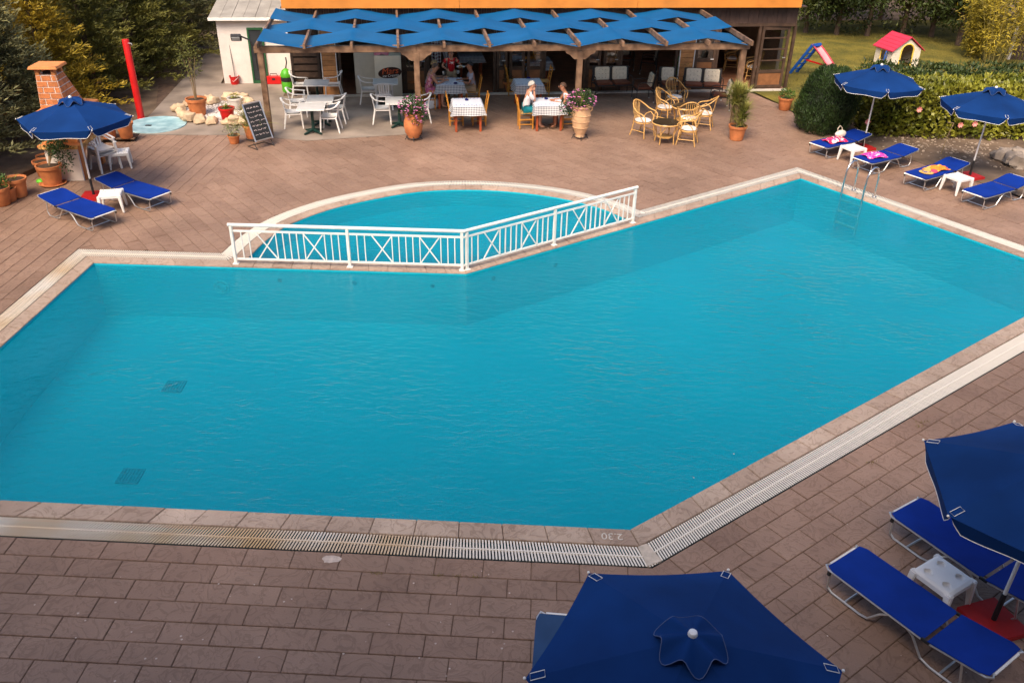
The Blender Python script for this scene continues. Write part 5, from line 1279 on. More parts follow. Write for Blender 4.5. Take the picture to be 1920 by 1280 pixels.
# tapered chimney of single bricks
CZ0, CZ1 = FZ1+.17, FZ1+.95
b0 = (W0*.36, D0*.36); b1 = (W0*.27, .21); yb0, yb1 = D0/2, D0*.30
def chim(fx, fy, t):
    return Vector((fx*(b0[0]+(b1[0]-b0[0])*t), yb0+(yb1-yb0)*t+fy*(b0[1]+(b1[1]-b0[1])*t), CZ0+(CZ1-CZ0)*t))
mb = MB(); ins = .985
vs = [chim(fx*ins, fy*ins, t) for t in (0, 1) for fx, fy in ((-1, -1), (1, -1), (1, 1), (-1, 1))]; mb.add(vs, [(0, 1, 5, 4), (1, 2, 6, 5), (2, 3, 7, 6), (3, 0, 4, 7), (4, 5, 6, 7), (3, 2, 1, 0)]); ch = mb.build('chimney', m_mort, bq, False)
rows_ = 6
for fi, (A_, B_) in enumerate((((-1, -1), (1, -1)), ((1, -1), (1, 1)), ((1, 1), (-1, 1)), ((-1, 1), (-1, -1)))):
    for r_ in range(rows_):
        t0, t1 = (r_+.09)/rows_, (r_+.91)/rows_; wd = (chim(*A_, (t0+t1)/2)-chim(*B_, (t0+t1)/2)).length; nb_ = max(2, round(wd/.25)); of = .5*(r_ % 2)
        ed = [0]+[x for x in [(k+of)/nb_ for k in range(0, nb_+1)] if .05 < x < .95]+[1]
        for x0, x1 in zip(ed, ed[1:]):
            g_ = .011/wd*1.2; q = []
            for x, t in ((x0+g_, t0), (x1-g_, t0), (x1-g_, t1), (x0+g_, t1)): q.append(chim(*A_, t).lerp(chim(*B_, t), x))
            nn_ = (q[1]-q[0]).cross(q[3]-q[0]).normalized(); mb = MB(); mb.add([p-nn_*.01 for p in q]+[p+nn_*.008 for p in q], [(4, 5, 6, 7), (0, 1, 5, 4), (1, 2, 6, 5), (2, 3, 7, 6), (3, 0, 4, 7)]); mb.build('brick', m_brk, ch, False)
for fx in (-1, 1):
    for fy in (-1, 1):
        p = chim(fx*.8, fy*.8, 1); mb = MB(); mb.box(p+Vector((0, 0, .07)), (.09, .09, .15)); mb.build('cap_block', m_ter, bq, bevel=.006)
p = chim(0, 0, 1); mb = MB(); mb.box(p+Vector((0, 0, .03)), (.2, .2, .05)); mb.build('flue', m_soot, bq, False)
mb = MB(); mb.box(p+Vector((0, 0, .17)), (b1[0]*2+.20, b1[1]*2+.20, .06), None, .93); mb.build('chimney_cap', m_ter, bq, bevel=.008)
# timber edging by the pots
for k, (a, b_) in enumerate((((-40, 366), (40, 333)), ((30, 338), (86, 313)))):
    A_, B_ = G(*a), G(*b_); mb = MB(); mb.bar(A_+Vector((0, 0, .06)), B_+Vector((0, 0, .06)), .12, .12); o = mb.build('timber_sleeper', m_dwood, None, bevel=.01); tag(o, ['weathered timber sleeper edging the paving behind the pots', 'weathered timber sleeper running up to the barbecue'][k], 'timber')

# ================================================================ lawn, soil bed, stones
m_lawn = M('lawn', (.095, .095, .010), .9, .4, 1.2, .6, 40, col2=(.20, .155, .02))
lawn = [V2(B(15.2, 4.3)), Vector((8.35, 27.2)), Vector((8.6, 26.0)), Vector((9.4, 25.0)), Vector((13, 26)), Vector((22, 27)), Vector((40, 34)), Vector((40, 46)), Vector((10, 42)), V2(B(15.2, 12))]
lw = sheet('lawn', lawn[::-1] if sum((lawn[i].x*lawn[(i+1) % len(lawn)].y-lawn[(i+1) % len(lawn)].x*lawn[i].y) for i in range(len(lawn))) < 0 else lawn, [], .006, m_lawn)
gb_ = MB()
for _ in range(26000):
    x, y = random.uniform(8.4, 24), random.uniform(25, 41)
    if y < 25+max(0, (9.4-x))*1.6 or (x < B(15.2, (y-24)*.9).x): continue
    gb_.leaf((x, y, .004), Vector((random.gauss(0, .35), random.gauss(0, .35), 1)), Vector((random.gauss(0, 1), random.gauss(0, 1), 0)), random.uniform(.03, .075), .014)
go = gb_.build('lawn_grass', M('grass_blade', (.10, .115, .014), .7, .3, 1.5, col2=(.26, .21, .04), island=.35), None, False); tag(go, 'short yellow-green grass of the lawn behind the hedge', 'grass', kind='stuff')
soilp = [V2(G(1632, 276)), V2(G(1835, 342)), Vector((12.2, 18.8)), Vector((18, 20)), Vector((20, 25.5)), Vector((9.4, 25.0))]
sheet('soil_bed', soilp, [], .01, m_earth)
for i, (q, r) in enumerate((((1878, 300), .26), ((1899, 309), .30), ((1919, 317), .30), ((1888, 290), .16), ((1910, 294), .22))):
    o = MB().blob((0, 0, r*.4), (r*1.2, r*.85, r*.75), 12, 9, .55, Matrix.Rotation(i*1.3, 3, 'Z'), -r*.35).build('garden_rock', M('grey_rock', (.27, .22, .18), .9, .35, 4, .7, 12), None); o.location = G(*q); tag(o, ['grey boulder at the paving end of the rock group in the soil bed', 'middle grey boulder of the rock group in the soil bed', 'grey boulder in the rock group at the far end of the soil bed', 'small grey stone behind the boulders in the soil bed', 'medium grey stone behind the boulders in the soil bed'][i], 'rock', 'rocks in the soil bed')
a, b_ = G(1764, 290), G(1772, 290); stk = thing('garden_stake', 'thin bent cane stuck in the soil in front of the hedge', 'stake', a)
mb = MB(); mb.tube([(0, 0, 0), (.03, .0, .45), (.12, .02, .85), (-.06, 0, .87)], .013, 6); mb.build('cane', M('cane', (.35, .24, .12), .8), stk)
st_ = MB()
for _ in range(420):
    t = random.random(); p = V2(G(1640, 278)).lerp(V2(G(1900, 330)), t)+Vector((random.uniform(0, 1.8), random.uniform(.1, 2.6))); r = random.uniform(.012, .05); st_.blob((p.x, p.y, .012), (r, r*.8, r*.6), 6, 4, .3)
o = st_.build('soil_stones', M('soil_stone', (.30, .23, .17), .9, .3, 10, island=.3), None); tag(o, 'loose pebbles scattered over the brown soil bed', 'pebbles', kind='stuff')

# ================================================================ hedges, shrubs and trees
def leafy(mb, shape, n_, L_, W_, out=.6, up=.3, depth=.25):
    for _ in range(n_):
        p, nn_ = shape(); p = p-nn_*depth*random.random()**2
        d = (nn_*out+Vector((random.gauss(0, .55), random.gauss(0, .55), up+random.gauss(0, .45)))).normalized()
        mb.leaf(p, d, nn_+Vector((random.gauss(0, .5), random.gauss(0, .5), random.gauss(0, .5))), L_*random.uniform(.7, 1.25), W_*random.uniform(.75, 1.2))
def box_shape(x0, x1, y0, y1, h, lump=.14):
    def f():
        k = random.random(); lx, ly = x1-x0, y1-y0; A = [lx*h, lx*ly, ly*h*2]; t = sum(A)*k
        if t < A[0]: p = Vector((random.uniform(x0, x1), y0, random.uniform(.05, h))); nn_ = Vector((0, -1, 0))
        elif t < A[0]+A[1]: p = Vector((random.uniform(x0, x1), random.uniform(y0, y1), h)); nn_ = Vector((0, 0, 1))
        else: s_ = random.choice((0, 1)); p = Vector((x1 if s_ else x0, random.uniform(y0, y1), random.uniform(.05, h))); nn_ = Vector((1 if s_ else -1, 0, 0))
        return p+nn_*lump*1.6*noise.noise(Vector((p.x*1.5, p.y*1.5, p.z*2))), nn_
    return f
m_hedge = M('laurel_leaf', (.09, .125, .010), .42, .35, .9, col2=(.30, .28, .03), island=.4, spec=.4)
m_hedge2 = M('dark_hedge_leaf', (.02, .038, .008), .5, .3, 1.2, col2=(.05, .075, .018), island=.4, spec=.3)
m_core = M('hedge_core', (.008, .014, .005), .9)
def hedge(x0, x1, y0, y1, h, n_, L_, W_, mat_, label):
    t = thing('hedge', label, 'hedge', ((x0+x1)/2, y0, 0)); cx = (x0+x1)/2
    mb = MB(); leafy(mb, box_shape(x0-cx, x1-cx, 0, y1-y0, h), n_, L_, W_); mb.build('foliage', mat_, t, False)
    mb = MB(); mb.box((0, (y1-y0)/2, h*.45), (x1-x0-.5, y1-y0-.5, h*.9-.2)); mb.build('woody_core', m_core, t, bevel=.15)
    return t
H1 = hedge(9.95, 18.5, 23.75, 25.6, 1.35, 15000, .15, .085, m_hedge, 'broad leafy yellow-green hedge behind the right loungers')
fl_ = MB()
for q in ((1723, 205), (1800, 234), (1827, 232), (1626, 228)):
    p = G(*q, .7); p.y = 23.6; p.z = 7-(23.6/ray(*q).y)*-ray(*q).z; p.x = ray(*q).x*(23.6/ray(*q).y)
    for k in range(7): a = k*.9; fl_.leaf(p-Vector(((9.95+18.5)/2, 23.75, 0)), Vector((math.cos(a), -.5, math.sin(a))), Vector((0, -1, 0)), .10, .07)
o = fl_.build('blossoms', M('blossom', (.7, .25, .22), .6, .3, 9), H1, False); o['kind'] = 'stuff'
hedge(11.5, 22, 27.6, 29.2, .95, 9000, .13, .06, m_hedge2, 'low dark green hedge between the leafy hedge and the lawn')
# rounded dark conifer shrub
p = G(1580, 248); sb = thing('conifer_shrub', 'dark rounded clipped conifer shrub at the corner of the leafy hedge', 'shrub', (8.85, 24.35, 0))
def egg():
    a = random.uniform(0, 6.283); t = random.random(); z = t*1.75; r = .83*math.sin(math.pi*min(1, .16+.80*t**.9))**.6
    nn_ = Vector((math.cos(a), math.sin(a), .6*(t-.4))).normalized(); return Vector((r*math.cos(a), r*math.sin(a), z))*1.0+nn_*(.20*noise.noise(Vector((math.cos(a)*1.6, math.sin(a)*1.6, z*1.5)))+.10*noise.noise(Vector((math.cos(a)*5, math.sin(a)*5, z*4)))), nn_
mb = MB(); leafy(mb, egg, 16000, .11, .022, .35, 1.1, .12); mb.build('foliage', M('cypress_leaf', (.018, .042, .008), .6, .3, 2, col2=(.035, .07, .012), island=.35), sb, False)
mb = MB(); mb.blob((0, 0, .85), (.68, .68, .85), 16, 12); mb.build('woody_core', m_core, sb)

def conifer_mesh(h, r, nbr, seed, L_=.2, W_=.04):
    random.seed(seed); mb = MB(); tr_ = MB()
    tr_.tube([(0, 0, -.05), (.03, .02, h*.4), (0, 0, h*.93)], [.13, .09, .02], 8)
    for b_ in range(nbr):
        t = (b_+random.random())/nbr; z = .1+t*h*.92; a = b_*2.399+random.uniform(-.4, .4); ln = r*(1-t)**.62*random.uniform(.6, 1.18)+.12; el = random.uniform(.25, .75)+t*.5
        d = Vector((math.cos(a), math.sin(a), el)).normalized(); o = Vector((0, 0, z))
        if b_ % 4 == 0: tr_.tube([o, o+d*ln*.8], [.022, .006], 4)
        ns = max(4, int(ln*9))
        for i in range(ns):
            f = .22+.78*(i+random.random())/ns; p = o+d*ln*f-Vector((0, 0, .18*f*f*ln))
            for k in range(8):
                dd = (d*1.0+Vector((random.gauss(0, .6), random.gauss(0, .6), random.gauss(.25, .5)))).normalized(); mb.leaf(p+Vector((random.gauss(0, .07), random.gauss(0, .07), random.gauss(0, .06))), dd, Vector((random.gauss(0, 1), random.gauss(0, 1), random.gauss(0, 1))), L_*random.uniform(.6, 1.2), W_*random.uniform(.7, 1.3))
    return mb, tr_
m_bark = M('bark', (.10, .065, .045), .9, .3, 8, .6, 30)
cm = [conifer_mesh(7.2, 2.0, 300, k) for k in (1, 2, 3)]
cme = [(a.mesh('conifer_crown', None, False), b_.mesh('conifer_trunk', m_bark)) for a, b_ in cm]
cmats = [M('conifer_green', (.075, .088, .014), .65, .35, .7, col2=(.18, .165, .028), island=.4), M('conifer_grey', (.11, .12, .05), .65, .35, .7, col2=(.25, .235, .10), island=.4), M('conifer_gold', (.18, .15, .012), .65, .35, .6, col2=(.48, .33, .025), island=.4)]
cvar = {}
def conifer(loc, rot, kind, mi, sc, label, name='conifer_tree', grp='conifers in the row beside the terrace'):
    key = (kind, mi)
    if key not in cvar: me = cme[mi][0].copy(); me.materials.clear(); me.materials.append(cmats[kind]); cvar[key] = me
    t = thing(name, label, 'tree', loc, rot, grp); mesh_part('crown', cvar[key], t); mesh_part('trunk', cme[mi][1], t); t.scale = sc; return t
LB = ['dark conifer beside the three pots at the paving edge', 'dark conifer behind the timber sleepers and pots', 'grey-green conifer right behind the brick chimney', 'grey-green conifer between the barbecue and the red shower column', 'golden-tipped conifer directly behind the red shower column', 'dark conifer behind the round pale blue tray', 'dark conifer behind the potted sapling', 'dark conifer across the concrete path from the shed corner', 'grey-green conifer at the back of the concrete path beside the shed',
      'dark conifer in the second row above the brick chimney', 'golden-tipped conifer in the second row behind the red shower column', 'dark conifer in the second row above the potted sapling', 'dark conifer in the second row across from the shed', 'dark conifer behind the grey shed roof, nearest the path', 'grey-green conifer behind the middle of the grey shed roof', 'grey-green conifer in the third row behind the golden-tipped one', 'dark conifer in the third row behind the second row', 'golden-tipped conifer farthest back beyond the shed']
random.seed(21)
spots = [(-13.6, 15.0, 0), (-13.3, 17.4, 0), (-13.5, 19.7, 1), (-13.0, 21.9, 1), (-13.1, 24.2, 2), (-12.9, 26.3, 0), (-12.7, 28.5, 0), (-12.5, 30.7, 0), (-12.2, 33.2, 1), (-15.8, 20.5, 0), (-15.6, 24.8, 2), (-15.2, 29.0, 0), (-14.6, 33.5, 0), (-11.6, 36.5, 0), (-9.0, 38.5, 1), (-18.5, 27.5, 1), (-17.5, 34.0, 0), (-13.8, 39.5, 2)]
for i, (x, y, k) in enumerate(spots):
    sc = random.uniform(.85, 1.05); conifer((x+random.uniform(-.2, .2), y, 0), random.uniform(0, 6.28), k, i % 3, (sc*1.0, sc*1.0, sc*.68), LB[i])
# shrubs and trees beyond the lawn
def round_tree(loc, h, r, label, mat_, n_, L_, W_, name='garden_tree', z0=.12, grp='trees beyond the lawn', squash=1.0):
    t = thing(name, label, 'tree', loc, random.uniform(0, 6), grp); mb = MB(); lumps = [(Vector((random.gauss(0, r*.4), random.gauss(0, r*.4), h*random.uniform(z0+.12, .88))), r*random.uniform(.38, .62)) for _ in range(16)]
    def sh():
        c, q = random.choice(lumps); d = Vector((random.gauss(0, 1), random.gauss(0, 1), random.gauss(.15, 1))).normalized(); return c+d*q, d
    leafy(mb, sh, n_, L_, W_, .5, .1, .3); mb.build('crown', mat_, t, False)
    tr_ = MB(); tr_.tube([(0, 0, -.05), (.05, 0, h*.3), (0, 0, h*.75)], [.12, .09, .03], 8)
    for c, q in lumps[:8]: tr_.tube([(0, 0, h*.25), c*.6+Vector((0, 0, h*.1)), c], [.05, .035, .012], 5)
    tr_.build('trunk', m_bark, t); return t
m_tdark = M('dark_leaf', (.020, .036, .008), .55, .4, .8, col2=(.055, .075, .015), island=.4, spec=.3); m_tmid = M('mid_leaf', (.035, .055, .008), .55, .4, .8, col2=(.09, .10, .018), island=.4, spec=.3); m_tgold = M('gold_leaf', (.18, .15, .012), .55, .35, .9, col2=(.46, .34, .03), island=.4, spec=.3)
for i, (q, h, r, k) in enumerate((((1510, 62), 4.6, 1.9, 1), ((1568, 66), 4.2, 1.8, 0), ((1625, 68), 4.6, 1.9, 0), ((1690, 68), 5.0, 2.0, 1), ((1745, 70), 4.4, 1.7, 0), ((1795, 86), 4.8, 1.7, 0), ((1540, 38), 6.5, 2.2, 0), ((1650, 35), 6.5, 2.3, 0), ((1770, 40), 6.5, 2.3, 0), ((1900, 60), 6.5, 2.3, 1), ((1985, 85), 6, 2.2, 0))):
    round_tree(G(*q), h, r, ['mid green tree beyond the lawn beside the taverna corner', 'dark tree beyond the lawn behind the toy slide', 'dark tree beyond the lawn between the slide and the playhouse', 'mid green tree beyond the lawn directly behind the playhouse', 'dark tree beyond the lawn just past the playhouse', 'dark low-branched tree beside the short golden bamboo', 'tall dark tree in the back row behind the slide', 'tall dark tree in the back row behind the playhouse', 'tall dark tree in the back row left of the bamboo', 'tall mid green tree rising behind the golden bamboo', 'dark tree beyond the picket gate'][i], (m_tdark, m_tmid)[k], 7000, .19, .075)
for q, h, r, lb in (((1862, 118), 4.2, 1.5, 'tall golden-leaved bamboo clump beside the picket gate'), ((1822, 108), 2.4, .8, 'short golden-leaved bamboo clump leaning over the lawn'), ((1925, 88), 5.0, 1.5, 'golden-leaved bamboo clump behind the picket gate')):
    t = thing('bamboo_clump', lb, 'bamboo', G(*q)); cn = MB(); lf = MB()
    for k in range(26):
        a = random.uniform(0, 6.28); rr_ = r*random.random()**.5; hh = h*random.uniform(.55, 1.0); tip = Vector((math.cos(a)*rr_, math.sin(a)*rr_, hh)); base = Vector((tip.x*.25, tip.y*.25, 0))
        pts = [base, base.lerp(tip, .5)+Vector((0, 0, hh*.12)), tip]; cn.tube(pts, [.014, .011, .005], 5)
        for _ in range(190):
            f = random.uniform(.12, 1); p = base.lerp(tip, f)+Vector((random.gauss(0, .16), random.gauss(0, .16), hh*.12*(1-abs(2*f-1))+random.gauss(0, .1))); lf.leaf(p, Vector((random.gauss(0, 1)-.2, random.gauss(0, 1)-.3, random.gauss(-.35, .6))), Vector((random.gauss(0, 1), random.gauss(0, 1), 1)), random.uniform(.14, .24), .035)
    lf.build('foliage', m_tgold, t, False); cn.build('canes', M('bamboo_cane', (.22, .18, .05), .6), t)
# far wood closing the view behind the garden
fw = MB()
for _ in range(26000):
    x = random.uniform(-34, 60); y = 52+random.uniform(0, 9)+abs(x)*.05; z = random.uniform(.2, 7)+1.3*noise.noise(Vector((x*.2, y*.1, 0)))
    fw.leaf((x, y, z), Vector((random.gauss(0, 1), random.gauss(0, 1), random.gauss(.3, 1))), Vector((random.gauss(0, 1), -1, random.gauss(0, 1))), random.uniform(.4, .8), .28)
o = fw.build('far_wood', m_tdark, None, False); tag(o, 'dark mass of trees far behind the taverna and garden', 'wood', kind='stuff')

# ---- picket gate, playhouse, slide
pg = thing('picket_gate', 'dark wooden picket gate among the golden bamboo', 'gate', G(1897, 112), R(-12))
m_pk = M('dark_picket', (.05, .03, .022), .7, .3)
for k in range(8):
    mb = MB(); mb.box((k*.13, 0, .55), (.085, .022, 1.1)); mb.build('picket', m_pk, pg, bevel=.004)
for z in (.3, .85): mb = MB(); mb.box((.46, .025, z), (1.1, .03, .09)); mb.build('rail', m_pk, pg, False)
mb = MB(); mb.box((-.16, 0, .6), (.14, .14, 1.25)); mb.build('gate_post', M('pale_post', (.5, .46, .42), .8), pg, bevel=.01)
a, b_ = G(1668, 127), G(1719, 125); hd = math.atan2((b_-a).y, (b_-a).x); wd = (b_-a).length
ph = thing('playhouse', 'small plastic playhouse with red roof and cream walls on the lawn', 'playhouse', a, hd)
m_pcream = M('cream_plastic', (.72, .64, .52), .5, .06, 6); m_pred = M('pink_red_plastic', (.52, .035, .07), .45, .1, 5); m_pblue = M('blue_plastic', (.01, .09, .40), .45, .1, 5); m_pyel = M('yellow_plastic', (.75, .52, .08), .5)
HW, HR, DP = .64, 1.02, 1.0
for k in range(7):                                     # front gable of lapped boards round an arched doorway
    z0, z1 = k*.09, (k+1)*.09-.006
    for x0, x1 in ((0, wd*.28), (wd*.72, wd)):
        mb = MB(); mb.box(((x0+x1)/2, 0, (z0+z1)/2), (x1-x0, .03, z1-z0)); mb.build('wall_board', m_pcream, ph, bevel=.004)
    for y_ in (1,):
        for xs in (0, wd):
            if xs == 0 and 2 <= k <= 5:
                for ya_, yb_ in ((.0, .32), (.68, DP)): mb = MB(); mb.box((xs, (ya_+yb_)/2+.016, (z0+z1)/2), (.03, yb_-ya_, z1-z0)); mb.build('wall_board', m_pcream, ph, bevel=.004)
            else: mb = MB(); mb.box((xs, DP/2+.016, (z0+z1)/2), (.03, DP, z1-z0)); mb.build('wall_board', m_pcream, ph, bevel=.004)
    mb = MB(); mb.box((wd/2, DP+.04, (z0+z1)/2), (wd, .03, z1-z0)); mb.build('wall_board', m_pcream, ph, bevel=.004)
gpts = [(0, HW-.01), (wd*.28, HW-.01)]+[(wd*.5-wd*.22*math.cos(t), HW-.05+.24*math.sin(t)) for t in [math.pi*k/12 for k in range(13)]]+[(wd*.72, HW-.01), (wd, HW-.01), (wd/2, HR)]
mb = MB(); n_ = len(gpts); vs = [(x, -.014, z) for x, z in gpts]+[(x, .014, z) for x, z in gpts]; fc = [(i, n_+i, n_+(i+1) % n_, (i+1) % n_) for i in range(n_)]
for o_ in (0, n_):
    for t in tessellate_polygon([[Vector((x, z, 0)) for x, z in gpts]]): fc.append(tuple(o_+q for q in t))
mb.add(vs, fc); mb.build('gable', m_pcream, ph, False)
mb = MB(); mb.add([(0, DP+.04, HW), (wd, DP+.04, HW), (wd/2, DP+.04, HR)], [(0, 1, 2)]); mb.build('gable', m_pcream, ph, False)
mb = MB(); mb.tube([(wd*.28, -.02, .0)]+[(wd*.5-wd*.22*math.cos(t), -.02, HW-.05+.24*math.sin(t)) for t in [math.pi*k/12 for k in range(13)]]+[(wd*.72, -.02, .0)], .028, 6); mb.build('door_trim', m_pyel, ph)
mb = MB(); mb.tube([(-.02, .32, .18), (-.02, .32, .42)]+[(-.02, .5-.18*math.cos(t), .42+.14*math.sin(t)) for t in [math.pi*k/8 for k in range(1, 8)]]+[(-.02, .68, .42), (-.02, .68, .18)], .022, 6); mb.build('window_trim', m_pyel, ph)
for s_ in (0, 1):
    for k in range(5):
        f0, f1 = k/5, (k+1)/5+.03; x0, x1 = (wd/2-(wd/2+.09)*f1, wd/2-(wd/2+.09)*f0) if s_ == 0 else (wd/2+(wd/2+.09)*f0, wd/2+(wd/2+.09)*f1)
        zf = lambda f: HR+.05-(HR-HW+.10)*f
        za, zb = (zf(f1), zf(f0)) if s_ == 0 else (zf(f0), zf(f1)); mb = MB(); mb.add([(x0, -.10, za), (x1, -.10, zb), (x1, DP+.14, zb), (x0, DP+.14, za), (x0, -.10, za+.035), (x1, -.10, zb+.02), (x1, DP+.14, zb+.02), (x0, DP+.14, za+.035)], [(3, 2, 1, 0), (4, 5, 6, 7), (0, 1, 5, 4), (1, 2, 6, 5), (2, 3, 7, 6), (3, 0, 4, 7)]); mb.build('roof_course', m_pred, ph, False)
mb = MB(); mb.tube([(-.06, .25, .2), (-.22, .14, .2), (-.22, .14, .48), (-.14, .2, .56), (-.06, .25, .5)], .018, 6, True); mb.bar((-.06, .25, .35), (-.22, .14, .35), .02, .03); mb.build('shutter', m_pblue, ph)
a, b_ = G(1487, 137), G(1576, 158); hd = math.atan2((b_-a).y, (b_-a).x); ln = (b_-a).length
sld = thing('toy_slide', 'toddler slide with blue ladder and pink chute on the lawn', 'slide', a, hd); tx, tz = ln*.36, .98
for s_ in (-.2, .2):
    mb = MB(); mb.bar((0, s_, 0), (tx, s_, tz+.12), .05, .10); mb.build('ladder_side', m_pblue, sld, bevel=.01)
for k in range(4): f = (k+1)/5; mb = MB(); mb.bar((tx*f, -.19, tz*f), (tx*f, .19, tz*f), .07, .03); mb.build('rung', m_pblue, sld, bevel=.006)
mb = MB(); mb.bar((tx-.05, 0, tz+.10), (tx+.1, 0, tz+.13), .44, .10); mb.build('top_cap', m_pblue, sld, bevel=.02)
def cz(f): return tz*(1-f)**1.15*(1-.0*f)+.06+.10*math.sin(math.pi*f)*(1-f)
m_pink2 = M('pink_plastic', (.72, .28, .30), .45, .08, 6)
mb = MB(); mb.grid(lambda s_, q: (tx+(ln-tx)*s_, (q-.5)*.40, cz(s_)+.07*(abs(q-.5)*2)**4), 16, 8); mb.grid(lambda s_, q: (tx+(ln-tx)*s_, (q-.5)*.40, cz(s_)+.07*(abs(q-.5)*2)**4-.025), 16, 8); mb.build('chute', m_pink2, sld, True, 50)
for s_ in (-.2, .2): mb = MB(); mb.tube([(tx+(ln-tx)*k/14, s_, cz(k/14)+.085) for k in range(15)], .022, 6); mb.build('chute_rail', m_pred, sld)
mb = MB(); mb.bar((tx*.62, 0, tz*.55), (tx+(ln-tx)*.4, 0, tz*.50), .05, .05); mb.build('brace', m_red, sld, bevel=.006)

# ================================================================ people
def skin_obj(verts, edges, root=0, sub=2):
    me = bpy.data.meshes.new('figure'); me.from_pydata([v[0] for v in verts], edges, []); o = bpy.data.objects.new('figure', me); COL.objects.link(o)
    md = o.modifiers.new('s', 'SKIN'); md.use_smooth_shade = True; md.branch_smoothing = .6
    for i, v in enumerate(verts):
        r = v[1]; sv = me.skin_vertices[0].data[i]; sv.radius = (r, r) if not isinstance(r, tuple) else r; sv.use_root = (i == root)
    ms = o.modifiers.new('u', 'SUBSURF'); ms.levels = sub; ms.render_levels = sub
    bpy.context.view_layer.update(); me2 = bpy.data.meshes.new_from_object(o.evaluated_get(bpy.context.evaluated_depsgraph_get())); bpy.data.objects.remove(o); return me2
def from_mesh(me):
    mb = MB(); mb.add([v.co for v in me.vertices], [tuple(p.vertices) for p in me.polygons]); return mb
def person(label, loc, rot, skin, top, bottom, hair, sit=True, hands=None, sleeves=.5, shirt_len=.0, leg_cover=1.0, hair_long=False, lean=.08, elbows=None, shoes=None, glasses=False, extra=None, sc=1.0):
    """local +x is forward; seated: seat height .47; everything hangs on one skinned body"""
    t = thing('person', label, 'person', loc, rot); t.scale = (sc, sc, sc); z0 = .54 if sit else .93
    pel = Vector((0, 0, z0)); wst = Vector((lean*.3, 0, z0+.17)); che = Vector((lean*.8, 0, z0+.36)); nec = Vector((lean*1.15, 0, z0+.52)); jaw = Vector((lean*1.5+.02, 0, z0+.575)); hed = Vector((lean*1.6+.01, 0, z0+.655)); crn = Vector((lean*1.6-.005, 0, z0+.735))
    V_ = [(pel, .125), (wst, .115), (che, .125), (nec, .052), (jaw, .074), (hed, .098), (crn, .074)]; E_ = [(0, 1), (1, 2), (2, 3), (3, 4), (4, 5), (5, 6)]
    T_ = [(pel+Vector((0, 0, -.02)), .142), (wst, .13), (che, .142), (nec-Vector((0, 0, .045)), .07)]; TE = [(0, 1), (1, 2), (2, 3)]; Bv = [(pel, .14)]; BE = []
    hands = hands or {1: (.42, .12, .78), -1: (.42, -.12, .78)}; wr = {}
    for s_ in (-1, 1):
        sh_ = che+Vector((0, s_*.17, .09)); w_ = Vector(hands[s_]); mid_ = (sh_+w_)/2; dv = w_-sh_; L0 = .56; bend = math.sqrt(max(.0004, (L0/2)**2-(min(dv.length, L0*.99)/2)**2)); dn = Vector((-.25, s_*.55, -.8)) if not elbows else Vector(elbows); dn = (dn-dv.normalized()*dn.dot(dv.normalized())).normalized(); el = mid_+dn*bend
        n0 = len(V_); V_ += [(sh_, .062), (sh_.lerp(el, .55), .047), (el, .040), (el.lerp(w_, .5), .036), (w_, .026)]; E_ += [(2, n0), (n0, n0+1), (n0+1, n0+2), (n0+2, n0+3), (n0+3, n0+4)]; wr[s_] = (w_, (w_-el).normalized())
        n1 = len(T_); T_ += [(sh_, .078), (sh_.lerp(el, sleeves), .062)]; TE += [(2, n1), (n1, n1+1)]
        if sit: hp_ = Vector((.03, s_*.085, z0-.01)); kn = Vector((.42, s_*.11, z0-.02)); an = Vector((.40, s_*.11, .09)); toe = Vector((.54, s_*.12, .035))
        else: hp_ = Vector((0, s_*.09, z0-.04)); kn = Vector((.02, s_*.10, .49)); an = Vector((-.01, s_*.10, .085)); toe = Vector((.14, s_*.12, .035))
        n0 = len(V_); V_ += [(hp_, .088), (kn, .056), (kn.lerp(an, .35), .053), (an, .036), (toe, .03)]; E_ += [(0, n0), (n0, n0+1), (n0+1, n0+2), (n0+2, n0+3), (n0+3, n0+4)]
        n2 = len(Bv); Bv += [(hp_, .105), (hp_.lerp(kn, min(1, leg_cover)), .08)]; BE += [(0, n2), (n2, n2+1)]
        if leg_cover > 1: Bv.append((kn.lerp(an, leg_cover-1), .062)); BE.append((n2+1, n2+2))
    mb = from_mesh(skin_obj(V_, E_))
    for s_ in (-1, 1):                                  # hands: palm, four fingers, thumb
        w_, d = wr[s_]; side = d.cross(Vector((0, 0, 1))).normalized()*s_*-1; up_ = side.cross(d)*s_
        mb.blob(w_+d*.045, (.045, .036, .018), 8, 6, 0, d.to_track_quat('X', 'Z').to_matrix())
        for k in range(4):
            q = w_+d*.08+side*(k-1.5)*.019; lf_ = (.06, .072, .068, .052)[k]; mb.tube([q, q+d*lf_*.5-Vector((0, 0, .008)), q+d*lf_*.85-Vector((0, 0, .03))], [.0095, .0085, .007], 6)
        q = w_+d*.03+side*-.036; mb.tube([q, q+d*.03-side*.018, q+d*.058-side*.016-Vector((0, 0, .01))], [.011, .0095, .008], 6)
    fx = hed+Vector((.097, 0, 0)); mb.blob(fx+Vector((.006, 0, -.018)), (.018, .013, .022), 8, 6)       # nose
    for s_ in (-1, 1): mb.blob(hed+Vector((-.005, s_*.098, -.01)), (.018, .010, .03), 8, 6)                # ears
    body = mb.build('body', skin, t, True, 80)
    for s_ in (-1, 1): MB().blob(fx+Vector((-.008, s_*.034, .008)), (.009, .013, .008), 8, 6).build('eye', m_black, body)
    MB().blob(fx+Vector((-.006, 0, -.062)), (.008, .024, .007), 8, 6).build('mouth', M('lips', (.35, .08, .06), .6), body)
    tp = from_mesh(skin_obj(T_, TE, 0)).build('top', top, t, True, 80); bt_ = from_mesh(skin_obj(Bv, BE, 0)).build('lower_garment', bottom, t, True, 80)
    mb = MB()
